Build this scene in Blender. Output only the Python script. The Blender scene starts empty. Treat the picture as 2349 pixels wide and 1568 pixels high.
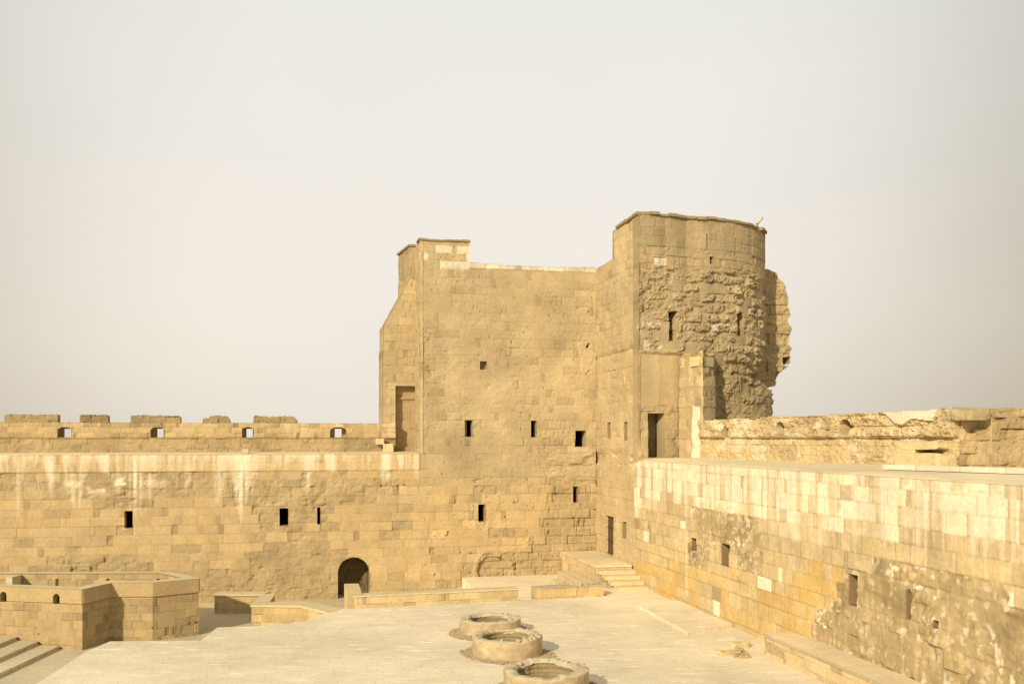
import bpy, math, random
import numpy as np

# ------------------------------------------------------------------ scene
S = bpy.context.scene
COL = S.collection
F, CX, HY, EYE = 2219.0, 1174.5, 1005.0, 7.94      # camera the site was surveyed from
U = np.array((0.9776, 0.2106)); NF = np.array((0.2106, -0.9776))   # along / out of the main wall
V = np.array((-0.2106, 0.9776)); NR = -U                            # away along / out of the side wall
C0 = np.array((5.16, 60.1))                                         # inner corner of the two walls
COURT, WALK_L, WALK_R = -1.46, 7.02, 6.75
rng = random.Random(7)

# ------------------------------------------------------------------ noise
def _h(ix, iy, iz, s):
    n = (ix.astype(np.int64)*374761393 + iy.astype(np.int64)*668265263 + iz.astype(np.int64)*1274126177 + s*974634777) & 0xffffffff
    n = ((n ^ (n >> 13)) * 1274126177) & 0xffffffff
    n = ((n ^ (n >> 16)) * 2246822519) & 0xffffffff
    return ((n ^ (n >> 15)) & 0xffffff) / float(0xffffff)
def vnoise(x, y, z, s=0):
    x, y, z = np.broadcast_arrays(np.asarray(x, float), np.asarray(y, float), np.asarray(z, float))
    ix, iy, iz = np.floor(x), np.floor(y), np.floor(z)
    fx, fy, fz = x-ix, y-iy, z-iz
    fx, fy, fz = fx*fx*(3-2*fx), fy*fy*(3-2*fy), fz*fz*(3-2*fz)
    r = 0
    for dx in (0, 1):
        for dy in (0, 1):
            for dz in (0, 1):
                r = r + _h(ix+dx, iy+dy, iz+dz, s)*(fx if dx else 1-fx)*(fy if dy else 1-fy)*(fz if dz else 1-fz)
    return r
def fbm(x, y, z, o=4, s=0):
    r, a, t = 0, 1.0, 0
    for k in range(o):
        r = r + a*vnoise(np.asarray(x)*2**k, np.asarray(y)*2**k, np.asarray(z)*2**k, s+k*17); t += a; a *= .5
    return r/t
def sst(a, b, x):
    t = np.clip((x-a)/(b-a), 0, 1); return t*t*(3-2*t)
def inpoly(px, py, poly):
    r = np.zeros(np.broadcast(px, py).shape, bool); n = len(poly)
    for i in range(n):
        x0, y0 = poly[i]; x1, y1 = poly[(i+1) % n]
        if y0 == y1: continue
        c = ((y0 > py) != (y1 > py)) & (px < (x1-x0)*(py-y0)/(y1-y0)+x0)
        r ^= c
    return r

# ------------------------------------------------------------------ survey helpers
def ground(px, py, z=0.0):
    Y = (EYE-z)*F/(py-HY); return ((px-CX)/F*Y, Y)
def f2(px, py, off=0.0):            # survey reading -> (a, z) on a plane parallel to the main wall
    r = (px-CX)/F; o = C0 + NF*off
    a = (r*o[1]-o[0])/(U[0]-r*U[1]); Y = o[1]+a*U[1]
    return a, EYE-(py-HY)/F*Y
def r2(px, py, off=0.0):            # same for the side wall, b grows towards the viewer
    r = (px-CX)/F; o = C0 + NR*off
    b = (r*o[1]-o[0])/(-V[0]+r*V[1]); Y = o[1]-b*V[1]
    return b, EYE-(py-HY)/F*Y
def fpoly(p, off=0.0): return [f2(x, y, off) for x, y in p]
def rpoly(p, off=0.0): return [r2(x, y, off) for x, y in p]
def wf(a, z, d=0.0):
    a, z, d = np.broadcast_arrays(np.asarray(a, float), np.asarray(z, float), np.asarray(d, float))
    return np.stack((C0[0]+U[0]*a+NF[0]*d, C0[1]+U[1]*a+NF[1]*d, z), -1)
def wr(b, z, d=0.0):
    b, z, d = np.broadcast_arrays(np.asarray(b, float), np.asarray(z, float), np.asarray(d, float))
    return np.stack((C0[0]-V[0]*b+NR[0]*d, C0[1]-V[1]*b+NR[1]*d, z), -1)
def outline_map(pts, smooth=True):
    """pts run left to right seen from outside; returns mapping (arc, z, outward) and total length"""
    P = np.array(pts, float); sg = np.diff(P, axis=0); L = np.hypot(sg[:, 0], sg[:, 1])
    T = np.concatenate(([0], np.cumsum(L)))
    ns = np.stack((sg[:, 1], -sg[:, 0]), 1)/L[:, None]
    nv = np.vstack((ns[:1], ns[:-1]+ns[1:], ns[-1:])); nv /= np.linalg.norm(nv, axis=1)[:, None]
    def m(a, z, d=0.0):
        a, z, d = np.broadcast_arrays(np.asarray(a, float), np.asarray(z, float), np.asarray(d, float))
        i = np.clip(np.searchsorted(T, a, side='right')-1, 0, len(L)-1)
        t = (a-T[i])/L[i]
        p = P[i]+sg[i]*t[..., None]
        n = nv[i]*(1-t)[..., None]+nv[i+1]*t[..., None] if smooth else ns[i]
        n = n/np.linalg.norm(n, axis=-1)[..., None]
        p = p+n*d[..., None]
        return np.concatenate((p, z[..., None]), -1)
    return m, T

# ------------------------------------------------------------------ objects
def tag(o, label=None, cat=None, group=None, kind=None):
    if cat and not kind: kind = 'thing'
    for k, v in (('label', label), ('category', cat), ('group', group), ('kind', kind)):
        if v: o[k] = v
    return o
def thing(name, label, cat, loc, group=None):
    o = bpy.data.objects.new(name, None); COL.objects.link(o)
    o.empty_display_size = .3; o.location = loc
    return tag(o, label, cat, group, 'thing')
def link(name, me, parent=None, mat=None):
    o = bpy.data.objects.new(name, me); COL.objects.link(o)
    if parent is not None:
        o.parent = parent
    if mat: me.materials.append(mat)
    return o
def origin(o):
    p = np.zeros(3)
    while o is not None:
        p += np.array(o.location); o = o.parent
    return p
def rawmesh(name, co, quads, parent=None, mat=None, col=None, smooth=None, tris=None):
    """quads: (n,4) int array"""
    co = np.asarray(co, float)-origin(parent)
    me = bpy.data.meshes.new(name)
    quads = np.asarray(quads, np.int32).reshape(-1, 4)
    tris = np.zeros((0, 3), np.int32) if tris is None else np.asarray(tris, np.int32).reshape(-1, 3)
    me.vertices.add(len(co)); me.vertices.foreach_set('co', co.astype(np.float32).ravel())
    nl = quads.size+tris.size
    me.loops.add(nl); me.loops.foreach_set('vertex_index', np.concatenate((quads.ravel(), tris.ravel())).astype(np.int32))
    nq, nt = len(quads), len(tris)
    me.polygons.add(nq+nt)
    me.polygons.foreach_set('loop_start', np.concatenate((np.arange(nq)*4, nq*4+np.arange(nt)*3)).astype(np.int32))
    sm = np.zeros(nq+nt, bool)
    if smooth is not None: sm[:len(smooth)] = smooth
    me.polygons.foreach_set('use_smooth', sm)
    me.update(calc_edges=True); me.validate()
    if col is not None:
        ca = me.color_attributes.new('Col', 'FLOAT_COLOR', 'POINT')
        c4 = np.ones((len(co), 4), np.float32); c4[:, :3] = col
        ca.data.foreach_set('color', c4.ravel())
    return link(name, me, parent, mat)

def lines(lo, hi, step, extra=()):
    b = np.linspace(lo, hi, max(2, int(round((hi-lo)/step))+1))
    ex = np.array(sorted(set(round(float(e), 4) for e in extra if lo < e < hi)))
    if len(ex):
        keep = np.array([np.min(np.abs(ex-v)) > step*.45 or v in (lo, hi) for v in b])
        b = np.sort(np.concatenate((b[keep], ex)))
    return b
def centres(A, Z):
    return (A[1:]+A[:-1])[None, :]/2, (Z[1:]+Z[:-1])[:, None]/2

def sheet(name, A, Z, cells, pos, D, col, thick, parent, mat, back=False, smooth=True, skip=''):
    """masonry face as real relief: the grid is pushed by D, its free edges run back by thick"""
    na, nz = len(A), len(Z)
    aa, zz = np.meshgrid(A, Z)
    D = np.broadcast_to(D, aa.shape)
    fr = pos(aa, zz, D).reshape(-1, 3)
    bk = pos(aa, zz, np.full_like(aa, -thick)).reshape(-1, 3)
    idx = np.arange(na*nz).reshape(nz, na)
    q = np.stack((idx[:-1, :-1], idx[:-1, 1:], idx[1:, 1:], idx[1:, :-1]), -1)
    fq = q[cells]
    N = na*nz
    c = np.pad(cells, 1)
    if 'L' in skip: c[:, 0] = c[:, 1]
    if 'R' in skip: c[:, -1] = c[:, -2]
    sides = []
    core = c[1:-1, 1:-1]
    for nb, (i, j) in ((c[1:-1, :-2], (0, 3)), (c[1:-1, 2:], (2, 1)), (c[:-2, 1:-1], (1, 0)), (c[2:, 1:-1], (3, 2))):
        e = core & ~nb
        v0, v1 = q[..., i][e], q[..., j][e]
        sides.append(np.stack((v1, v0, v0+N, v1+N), -1))
    allq = [fq]+(sides if thick > 0 else [])
    if back: allq.append(fq[:, ::-1]+N)
    allq = np.concatenate(allq)
    used, inv = np.unique(allq.ravel(), return_inverse=True)
    co = np.concatenate((fr, bk))[used]
    cc = np.asarray(col, float).reshape(-1, 3); cc = np.concatenate((cc, cc))[used]
    sm = np.zeros(len(allq), bool); sm[:len(fq)] = smooth
    return rawmesh(name, co, inv.reshape(-1, 4), parent, mat, cc, sm)

def prism(name, pts, z0, z1, parent=None, mat=None, ztop=None, rough=0):
    """pts counter-clockwise; optional per-vertex top heights"""
    import bmesh
    bm = bmesh.new(); o = origin(parent)
    zt = ztop if ztop is not None else [z1]*len(pts)
    b = [bm.verts.new((p[0]-o[0], p[1]-o[1], z0-o[2])) for p in pts]
    t = [bm.verts.new((p[0]-o[0], p[1]-o[1], zt[i]-o[2])) for i, p in enumerate(pts)]
    n = len(pts)
    bm.faces.new(t); bm.faces.new(b[::-1])
    for i in range(n): bm.faces.new((b[i], b[(i+1) % n], t[(i+1) % n], t[i]))
    if rough:
        for e in list(bm.edges):
            k = int(e.calc_length()/.28)
            if k > 0: bmesh.ops.subdivide_edges(bm, edges=[e], cuts=min(k, 90))
        co = np.array([v.co[:] for v in bm.verts])+o
        f_ = 1.7
        nz_ = np.stack([fbm(co[:, 0]*f_+k*9.1, co[:, 1]*f_, co[:, 2]*f_+.37, 4, 400+k)-.5 for k in range(3)], 1)
        chip = np.clip(vnoise(co[:, 0]*2.1, co[:, 1]*2.1, co[:, 2]*2.1, 410)-.72, 0, 1)*.5
        for v, d, c_ in zip(bm.verts, nz_, chip):
            v.co.x += d[0]*rough*2; v.co.y += d[1]*rough*2; v.co.z += d[2]*rough*1.2-(c_*rough*4 if v.co.z > z0-o[2]+.02 else 0)
    bmesh.ops.recalc_face_normals(bm, faces=bm.faces)
    me = bpy.data.meshes.new(name); bm.to_mesh(me); bm.free()
    return link(name, me, parent, mat)

def stone(name, cx, cy, z0, sx, sy, sz, rot=0.0, parent=None, mat=None, rough=.05, sub=3, seed=0):
    """a worn block: subdivided box with knocked-off corners and lumpy faces"""
    import bmesh
    bm = bmesh.new(); bmesh.ops.create_cube(bm, size=1)
    bmesh.ops.bevel(bm, geom=list(bm.edges), offset=.06, segments=1, affect='EDGES')
    bmesh.ops.subdivide_edges(bm, edges=[e for e in bm.edges if e.calc_length() > .3], cuts=sub, use_grid_fill=True)
    co = np.array([v.co[:] for v in bm.verts])*np.array((sx, sy, sz))
    n = np.stack([fbm(co[:, 0]*2.3+seed*7.1, co[:, 1]*2.3, co[:, 2]*2.3, 3, seed+k*5)-.5 for k in range(3)], 1)
    co = co+n*rough*2
    co[:, 2] = np.where(co[:, 2] < -sz*.4, -sz/2, co[:, 2])
    c, s = math.cos(rot), math.sin(rot); o = origin(parent)
    for v, p in zip(bm.verts, co):
        v.co = (cx+p[0]*c-p[1]*s-o[0], cy+p[0]*s+p[1]*c-o[1], z0+sz/2+p[2]-o[2])
    bmesh.ops.recalc_face_normals(bm, faces=bm.faces)
    me = bpy.data.meshes.new(name); bm.to_mesh(me); bm.free()
    return link(name, me, parent, mat)

# ------------------------------------------------------------------ materials
def nodes(mat):
    mat.use_nodes = True; nt = mat.node_tree; nt.nodes.clear()
    out = nt.nodes.new('ShaderNodeOutputMaterial'); b = nt.nodes.new('ShaderNodeBsdfPrincipled')
    b.inputs['Roughness'].default_value = .95; b.inputs['Specular IOR Level'].default_value = .08
    nt.links.new(b.outputs[0], out.inputs[0])
    return nt, b
def N(nt, t, **kw):
    n = nt.nodes.new(t)
    for k, v in kw.items():
        if k in n.inputs: n.inputs[k].default_value = v
        else: setattr(n, k, v)
    return n
def rampn(nt, src, stops):
    r = nt.nodes.new('ShaderNodeValToRGB'); nt.links.new(src, r.inputs[0])
    e = r.color_ramp.elements
    while len(e) < len(stops): e.new(.5)
    for i, (p, c) in enumerate(stops):
        e[i].position = p; e[i].color = (c, c, c, 1) if not hasattr(c, '__len__') else (*c, 1)
    return r.outputs[0]
def mix(nt, a, b, fac=1.0, mode='MULTIPLY'):
    m = nt.nodes.new('ShaderNodeMix'); m.data_type = 'RGBA'; m.blend_type = mode
    for s, v in ((m.inputs[0], fac), (m.inputs[6], a), (m.inputs[7], b)):
        if hasattr(v, 'is_output'): nt.links.new(v, s)
        elif hasattr(v, '__len__'): s.default_value = (*v, 1)
        else: s.default_value = v
    return m.outputs[2]
def grain(nt, b, base, bump=.35, scale=7, dist=.03):
    tc = nt.nodes.new('ShaderNodeTexCoord').outputs['Object']
    n1 = N(nt, 'ShaderNodeTexNoise', Scale=scale, Detail=8, Roughness=.7); nt.links.new(tc, n1.inputs[0])
    n2 = N(nt, 'ShaderNodeTexNoise', Scale=.7, Detail=4); nt.links.new(tc, n2.inputs[0])
    c = mix(nt, base, rampn(nt, n1.outputs[0], ((.25, .80), (.75, 1.17))))
    c = mix(nt, c, rampn(nt, n2.outputs[0], ((.3, .93), (.7, 1.06))))
    nt.links.new(c, b.inputs['Base Color'])
    n3 = N(nt, 'ShaderNodeTexNoise', Scale=scale*1.7, Detail=6, Roughness=.75); nt.links.new(tc, n3.inputs[0])
    bp = N(nt, 'ShaderNodeBump', Strength=bump, Distance=dist); nt.links.new(n3.outputs[0], bp.inputs['Height'])
    nt.links.new(bp.outputs[0], b.inputs['Normal'])
def m_masonry():
    m = bpy.data.materials.new('weathered_masonry'); nt, b = nodes(m)
    a = N(nt, 'ShaderNodeAttribute'); a.attribute_name = 'Col'
    grain(nt, b, a.outputs['Color'], .42, 7, .045); return m
def m_plain(name, c, bump=.35, scale=7):
    m = bpy.data.materials.new(name); nt, b = nodes(m); grain(nt, b, c, bump, scale); return m
def m_paving(name, c1, c2, light, rot, w=1.15, h=.27, patch=.62):
    m = bpy.data.materials.new(name); nt, b = nodes(m)
    tc = nt.nodes.new('ShaderNodeTexCoord').outputs['Object']
    mp = N(nt, 'ShaderNodeMapping'); mp.inputs['Rotation'].default_value = (0, 0, -rot); nt.links.new(tc, mp.inputs[0])
    br = nt.nodes.new('ShaderNodeTexBrick'); nt.links.new(mp.outputs[0], br.inputs['Vector'])
    for k, v in (('Scale', 1), ('Mortar Size', .009), ('Brick Width', w), ('Row Height', h), ('Bias', -.1), ('Mortar Smooth', .3)): br.inputs[k].default_value = v
    br.offset = .37; br.squash = 1.3; br.squash_frequency = 3
    br.inputs['Color1'].default_value = (*c1, 1); br.inputs['Color2'].default_value = (*c2, 1)
    br.inputs['Mortar'].default_value = (*[v*.70 for v in c2], 1)
    mp2 = N(nt, 'ShaderNodeMapping'); mp2.inputs['Rotation'].default_value = (0, 0, -rot); mp2.inputs['Scale'].default_value = (.8, 3.3, 1); nt.links.new(tc, mp2.inputs[0])
    n0 = N(nt, 'ShaderNodeTexNoise', Scale=.9, Detail=5, Roughness=.62); nt.links.new(mp2.outputs[0], n0.inputs[0])
    n4 = N(nt, 'ShaderNodeTexNoise', Scale=.12, Detail=3); nt.links.new(tc, n4.inputs[0])
    c = mix(nt, br.outputs[0], rampn(nt, n4.outputs[0], ((.35, .88), (.65, 1.08))))
    n5 = N(nt, 'ShaderNodeTexNoise', Scale=1.4, Detail=6, Roughness=.7); nt.links.new(mp2.outputs[0], n5.inputs[0])
    c = mix(nt, c, rampn(nt, n5.outputs[0], ((.3, .94), (.7, 1.05))))
    c = mix(nt, c, light, rampn(nt, n0.outputs[0], ((patch, 0), (patch+.1, .75))), 'MIX')
    n7 = N(nt, 'ShaderNodeTexNoise', Scale=.45, Detail=7, Roughness=.68, Distortion=.6); nt.links.new(tc, n7.inputs[0])
    c = mix(nt, c, rampn(nt, n7.outputs[0], ((.34, .91), (.47, 1.0), (.62, 1.05))))
    v1 = nt.nodes.new('ShaderNodeTexVoronoi'); v1.feature = 'F1'; v1.inputs['Scale'].default_value = 1.1; nt.links.new(tc, v1.inputs['Vector'])
    c = mix(nt, c, rampn(nt, v1.outputs['Distance'], ((.03, .6), (.05, 1.0))), .35)
    n1 = N(nt, 'ShaderNodeTexNoise', Scale=9, Detail=8, Roughness=.7); nt.links.new(tc, n1.inputs[0])
    c = mix(nt, c, rampn(nt, n1.outputs[0], ((.25, .86), (.75, 1.12))))
    nt.links.new(c, b.inputs['Base Color'])
    h1 = mix(nt, br.outputs['Fac'], n1.outputs[0], .5, 'MIX')
    bp = N(nt, 'ShaderNodeBump', Strength=.25, Distance=.03); bp.invert = True; nt.links.new(h1, bp.inputs['Height'])
    nt.links.new(bp.outputs[0], b.inputs['Normal']); return m

ASH = np.array((.50, .375, .20)); OLD = np.array((.40, .308, .172)); WHITE = np.array((.82, .735, .56)); ORANGE = np.array((.60, .41, .15))
GREY = np.array((.365, .28, .15)); TOWER = np.array((.465, .368, .216)); PLASTER = np.array((.56, .44, .25))
MAS = m_masonry()
M_CAP = m_plain('worn_capping_stone', (.60, .50, .31), .3)
M_BLOCK = m_plain('pale_block_stone', (.60, .49, .28), .4)
M_DARKCAP = m_plain('dark_capping_slab', (.31, .245, .145), .6, 5)
M_DARK = m_plain('unlit_interior_stone', (.10, .075, .045), .4)  # near-black colour stands in for the shade inside openings
M_MORTAR = m_plain('grey_rim_mortar', (.47, .40, .28), .6, 9)
M_GRAVEL = m_plain('gravel_stone', (.40, .31, .20), .3, 12)
M_IRON = m_plain('rusted_iron', (.12, .07, .045), .2, 20)
M_LAMP = m_plain('pale_lamp_housing', (.55, .50, .40), .1, 10)
M_SAND = m_plain('desert_sand', (.50, .41, .27), .3, 2)
ANG = math.atan2(U[1], U[0])
M_PLAZA = m_paving('plaza_paving', (.765, .67, .485), (.73, .63, .45), (.94, .86, .68), ANG+.06, 1.15, .27, .57)
M_COURT = m_paving('court_paving', (.60, .51, .345), (.56, .475, .315), (.72, .63, .46), ANG, .6, .3, .66)
M_DECK = m_paving('walkway_paving', (.73, .61, .395), (.69, .575, .37), (.84, .73, .52), ANG+math.pi/2, 1.3, .6, .63)

# ------------------------------------------------------------------ masonry pattern
def masonry(A, Z, seed, hc, lmin, lmax, z0=-2.0, hj=.10):
    """blocks in courses: per-vertex block randoms, distances to joints, block centres"""
    A = np.asarray(A); Z = np.asarray(Z)
    r0 = np.random.RandomState(seed); nC = int(30/hc)
    zb = z0+np.concatenate(([0], np.cumsum(hc*(1+hj*(2*r0.rand(nC)-1)))))
    sh = (len(Z), len(A))
    o = {k: np.zeros(sh) for k in ('r1', 'r2', 'r3', 'r4', 'de', 'ac', 'w')}
    ci = np.clip(np.searchsorted(zb, Z, side='right')-1, 0, nC-1)
    for i in np.unique(ci):
        rr = np.random.RandomState(seed*977+int(i)*13+1)
        L = lmin+(lmax-lmin)*rr.rand(260)
        short = rr.rand(260) < .22; L[short] = lmin*.42
        ab = -70+np.concatenate(([0], np.cumsum(L)))
        k = np.clip(np.searchsorted(ab, A, side='right')-1, 0, len(L)-1)
        R = rr.rand(4, 262)
        row = np.where(ci == i)[0]
        for n, key in enumerate(('r1', 'r2', 'r3', 'r4')): o[key][row] = R[n][k]
        o['de'][row] = np.minimum(A-ab[k], ab[k+1]-A); o['ac'][row] = (ab[k]+ab[k+1])/2; o['w'][row] = L[k]
    h = zb[ci+1]-zb[ci]
    o['dz'] = np.broadcast_to(np.minimum(Z-zb[ci], zb[ci+1]-Z)[:, None], sh)
    o['zc'] = np.broadcast_to(((zb[ci]+zb[ci+1])/2)[:, None], sh); o['h'] = np.broadcast_to(h[:, None], sh)
    o['j'] = np.minimum(o['de'], o['dz'])
    return o
def tint(base, m, amt=.16, hue=.10):
    k = (1+(m['r2']-.5)*1.1*amt-.16*((m['w'] < .62) & (m['r4'] > .45))-.10*(m['r1'] > .93))[..., None]
    hs = ((m['r3']-.5)*2*hue)[..., None]
    return base*k*(1+hs*np.array((.15, -.02, -.55)))
def lerp(a, b, t): return a*(1-t[..., None])+b*t[..., None]
def relief(aa, zz, s, amp=.05, pit=.10):
    """eroded stone: broad lumps, chipped ledges and pits (metres)"""
    n = fbm(aa*1.6, zz*2.1, 0*aa+s, 5, s)-.5
    p = vnoise(aa*3.1, zz*3.6, 0*aa+s+3.3, s+9)
    p2 = vnoise(aa*7.3, zz*7.9, 0*aa+s+1.3, s+5)
    return n*amp*2-np.clip(p-.70, 0, 1)*pit*2.2-np.clip(p2-.74, 0, 1)*pit*1.6
def cracks(aa, zz, s):
    n = np.abs(fbm(aa*.9, zz*.9, 0*aa+s*1.7, 5, s)-.5)
    return np.clip(1-n/.012, 0, 1)
def face(A, Z, seed, hc, lm, lx, worn, base_new, base_old, amp=.05, pit=.10, groove=.02):
    """worn(ac,zc,r)->0..1 per block.  returns D, colour, block data"""
    aa, zz = np.meshgrid(A, Z); m = masonry(A, Z, seed, hc, lm, lx)
    w = worn(m['ac'], m['zc'], m['r4'], aa, zz)
    jw = .022+.012*vnoise(aa*4, zz*4, 0*aa, seed)
    j = np.clip(1-m['j']/jw, 0, 1)
    jv = vnoise(aa*1.1, zz*1.1, 0*aa+5, seed+4)           # some joints filled, some open
    Dn = (m['r1']-.5)*.02-groove*j*(.3+jv)
    er = relief(aa, zz, seed, amp, pit)
    gz = sst(.60, .74, fbm(aa*.8, zz*1.2, 0*aa+9, 4, seed+61))
    jw2 = np.clip(1-(m['j']+.05*(vnoise(aa*6, zz*6, 0*aa, seed+5)-.5))/.06, 0, 1)
    Do = -.025+er+(m['r1']-.5)*.05-j*groove*2.2*sst(.35, .75, jv)-gz*(.05*jw2+.06*np.clip(vnoise(aa*3.7, zz*5.1, 0*aa+2, seed+71)-.45, 0, 1)*2)*(amp/.05)
    D = Dn*(1-w)+Do*w
    cn = tint(base_new, m, .13, .10); co = tint(base_old, m, .07, .05)
    n = fbm(aa*.8, zz*.8, 0*aa, 5, seed+31)
    co = co*(1+(n-.5)*.5)[..., None]
    n2 = fbm(aa*2.2, zz*1.4, 0*aa, 4, seed+37)
    cn = cn*(1+(n2-.5)*.22)[..., None]
    col = lerp(cn, co, w)
    col = col*(1-.20*j*(1-w)*(.4+jv))[..., None]
    return D, col, m, aa, zz, w

def streaks(aa, zz, top, seed, reach, f=2.4):
    """lime run-off below a wall head: 0..1"""
    n1 = vnoise(aa*f, zz*.13, 0*aa, seed); n2 = vnoise(aa*f*3.3, zz*.22, 0*aa, seed+3)
    L = reach*(.25+1.5*vnoise(aa*f*.8, 0*aa, 0*aa+2, seed+8)**1.6)
    fall = np.clip(1-(top-zz)/L, 0, 1)**.6
    return sst(.42, .68, .62*n1+.38*n2)*fall

def chamber(name, poly, pos, depth, parent, mat, lead=.3, grow=.012):
    """room behind an opening: poly in wall coordinates, run back into the wall and closed"""
    n = len(poly); P = np.array(poly, float); c = P.mean(0)
    Q = P+np.sign(P-c)*grow
    f = pos(Q[:, 0], Q[:, 1], np.full(n, -lead)); b = pos(Q[:, 0], Q[:, 1], np.full(n, -depth))
    cb = pos(c[0], c[1], -depth)[None]
    co = np.concatenate((f, b, cb)); i = np.arange(n); k = (i+1) % n
    return rawmesh(name, co, np.stack((i, i+n, k+n, k), 1), parent, mat, None, None, np.stack((i+n, np.full(n, 2*n), k+n), 1))
def rect(pxa, pya, pxb, pyb, conv):
    a0, z1 = conv(pxa, pya); a1, _ = conv(pxb, pya); zc0 = conv((pxa+pxb)/2, pyb)[1]; z1 = conv((pxa+pxb)/2, pya)[1]
    return [(a0, zc0), (a1, zc0), (a1, z1), (a0, z1)]
def arch(a0, a1, z0, z1, n=12, flat=1.0):
    r = (a1-a0)/2; zs = z1-r*flat
    return [(a0, z0), (a1, z0)]+[(a0+r+r*math.cos(t), zs+r*flat*math.sin(t)) for t in [math.pi*k/n for k in range(n+1)]]
def box_of(p): p = np.array(p); return p[:, 0].min(), p[:, 0].max(), p[:, 1].min(), p[:, 1].max()
def edges(polys):
    ea, ez = [], []
    for p in polys:
        b = box_of(p); ea += [b[0], b[1]]; ez += [b[2], b[3]]
    return ea, ez
def cut(cells, A, Z, polys):
    ca, cz = centres(A, Z)
    for p in polys: cells &= ~inpoly(ca, cz, p)
    return cells

# ================================================================== SETTING: ground
rp = lambda px, py: ground(px, py, 0.0)
far = 3000
def flat(name, pts, z, mat, kind='structure'):
    o = rawmesh(name, [(p[0], p[1], z) for p in pts], [[0, 1, 2, 3]], None, mat); o['kind'] = kind; return o
flat('desert_ground', [(-far, -far), (far, -far), (far, far), (-far, far)], COURT-.5, M_SAND)
flat('lower_court', [(-60, 20), (5.5, 20), (5.5, 62), (-60, 62)], COURT, M_COURT)
def onR(b, off=0.0): p = C0-V*b+NR*off; return (p[0], p[1])
def onF(a, off=0.0): p = C0+U*a+NF*off; return (p[0], p[1])
pl = [(-15.4, 31.3), (-15.9, 36.1), (-15.75, 37.9), (-12.25, 38.05), (-12.4, 40.7), (-10.9, 40.95), (-9.0, 42.0), (-8.6, 43.7), (-8.0, 44.6)]
e0 = np.array(rp(790, 1397)); e1 = np.array(rp(1192, 1377)); ed = (e1-e0)/np.linalg.norm(e1-e0)
pe = e0+ed*16.5
lnq = np.array((-ed[1], ed[0]))
pl += [tuple(e0+lnq*.3), tuple(e0+ed*13.2+lnq*.3), (4.6, 51.3), onR(8.5, -.3), onR(60, -.3), (-14.6, 0)]
prism('plaza', pl[::-1], COURT-.2, 0.0, None, M_PLAZA)['kind'] = 'structure'

# ================================================================== MAIN (LEFT) CURTAIN WALL
A_L, A_T = -38.0, f2(962, 1040)[0]            # left end beyond the view, tower's left edge
A_END = f2(962, 1040)[0]
ASHL = fpoly([(-60, 1135), (95, 1118), (100, 1150), (330, 1160), (400, 1140), (520, 1150), (560, 1165), (600, 1200), (640, 1240), (600, 1262), (560, 1297), (330, 1302), (320, 1265), (60, 1290), (55, 1310), (-60, 1310)])
ASHR = fpoly([(700, 1215), (770, 1170), (800, 1155), (900, 1140), (940, 1110), (980, 1100), (1010, 1105), (1065, 1117), (1080, 1145), (1100, 1150), (1140, 1110), (1180, 1090), (1200, 1112), (1266, 1112), (1268, 1165), (1250, 1174), (1250, 1232), (1225, 1250), (1209, 1265), (1120, 1272), (1088, 1290), (1080, 1308), (1013, 1330), (962, 1346), (900, 1366), (852, 1372), (850, 1290), (780, 1265), (690, 1240)])
def front_worn(ac, zc, r, aa, zz):
    n = (fbm(ac*.5, zc*.5, 0*ac, 3, 5)-.5)*.9
    w = ~(inpoly(ac, zc+n, ASHL) | inpoly(ac, zc+n*.4, ASHR))
    w = w.astype(float)
    lone = (r > .93)
    w = np.where(lone & (w < .5), .8, w)
    return w
def front_style(A, Z):
    return face(A, Z, 11, .505, .75, 1.25, front_worn, ASH, OLD, .075, .14)
CW = thing('curtain_wall', 'long sandy wall left of the tower, with an arched doorway at its foot', 'wall', (*onF(-21), COURT))
fc = lambda x, y: f2(x, y)
winL = [rect(285, 1171, 304, 1211, fc), rect(641, 1165, 661, 1205, fc), rect(727.5, 1163, 734.5, 1202, fc)]
b = rect(775, 1277, 847, 1372, fc); doorL = arch(b[0][0], b[1][0], COURT, b[2][1], 16, 1.0)
A = lines(A_L, A_T, .045, edges(winL+[doorL])[0]); Z = lines(COURT, WALK_L, .045, edges(winL)[1])
D, col, m, aa, zz, w = front_style(A, Z)
zband = f2(500, 1081)[1]
band = zz > zband
drop = (zz > zband-.5) & (vnoise(m['ac']*.6, m['zc']*3, 0*aa, 77) > .62) & (m['zc'] > zband-.45)
bm_ = masonry(A, Z, 23, .47, .9, 1.5, zband-.47*8, 0)
D = np.where(band, .055+(bm_['r1']-.5)*.012-.015*np.clip(1-bm_['j']/.025, 0, 1), D)
cb = tint(ASH*1.06, bm_, .08, .06)*(1-.18*np.clip(1-bm_['j']/.025, 0, 1))[..., None]
col = np.where(band[..., None], cb, col)
col = np.where((drop & ~band)[..., None], tint(ASH, m, .1), col); D = np.where(drop & ~band, D*.2, D)
st = streaks(aa, zz, WALK_L+.35, 41, 2.6, 2.0)
st = np.maximum(st, .9*streaks(aa, zz, WALK_L+.35, 47, 1.4, 3.3)*(zz > zband-.06)); st = np.maximum(st, .5*streaks(aa, zz, WALK_L+.5, 49, 1.8, 7.0)*(zz > zband-.06)); st = np.clip(st*1.15, 0, 1)*(.6+.4*sst(.3, .6, vnoise(aa*1.4, zz*.5, 0*aa, 58)))
col = lerp(col, WHITE, np.clip(st*.95, 0, 1))
pz, pa = f2(245, 1110)[::-1]
pt = sst(.50, .62, fbm(aa*.9, zz*1.3, 0*aa, 4, 90))*np.exp(-((aa-pa)/2.2)**2-((zz-pz)/.45)**2)
col = lerp(col, WHITE*.95, np.clip(pt*1.3, 0, 1)*(~band))
old_low = sst(0, 1.6, f2(300, 1262)[1]-zz)*w
col = lerp(col, GREY*1.05, .45*old_low)
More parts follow.
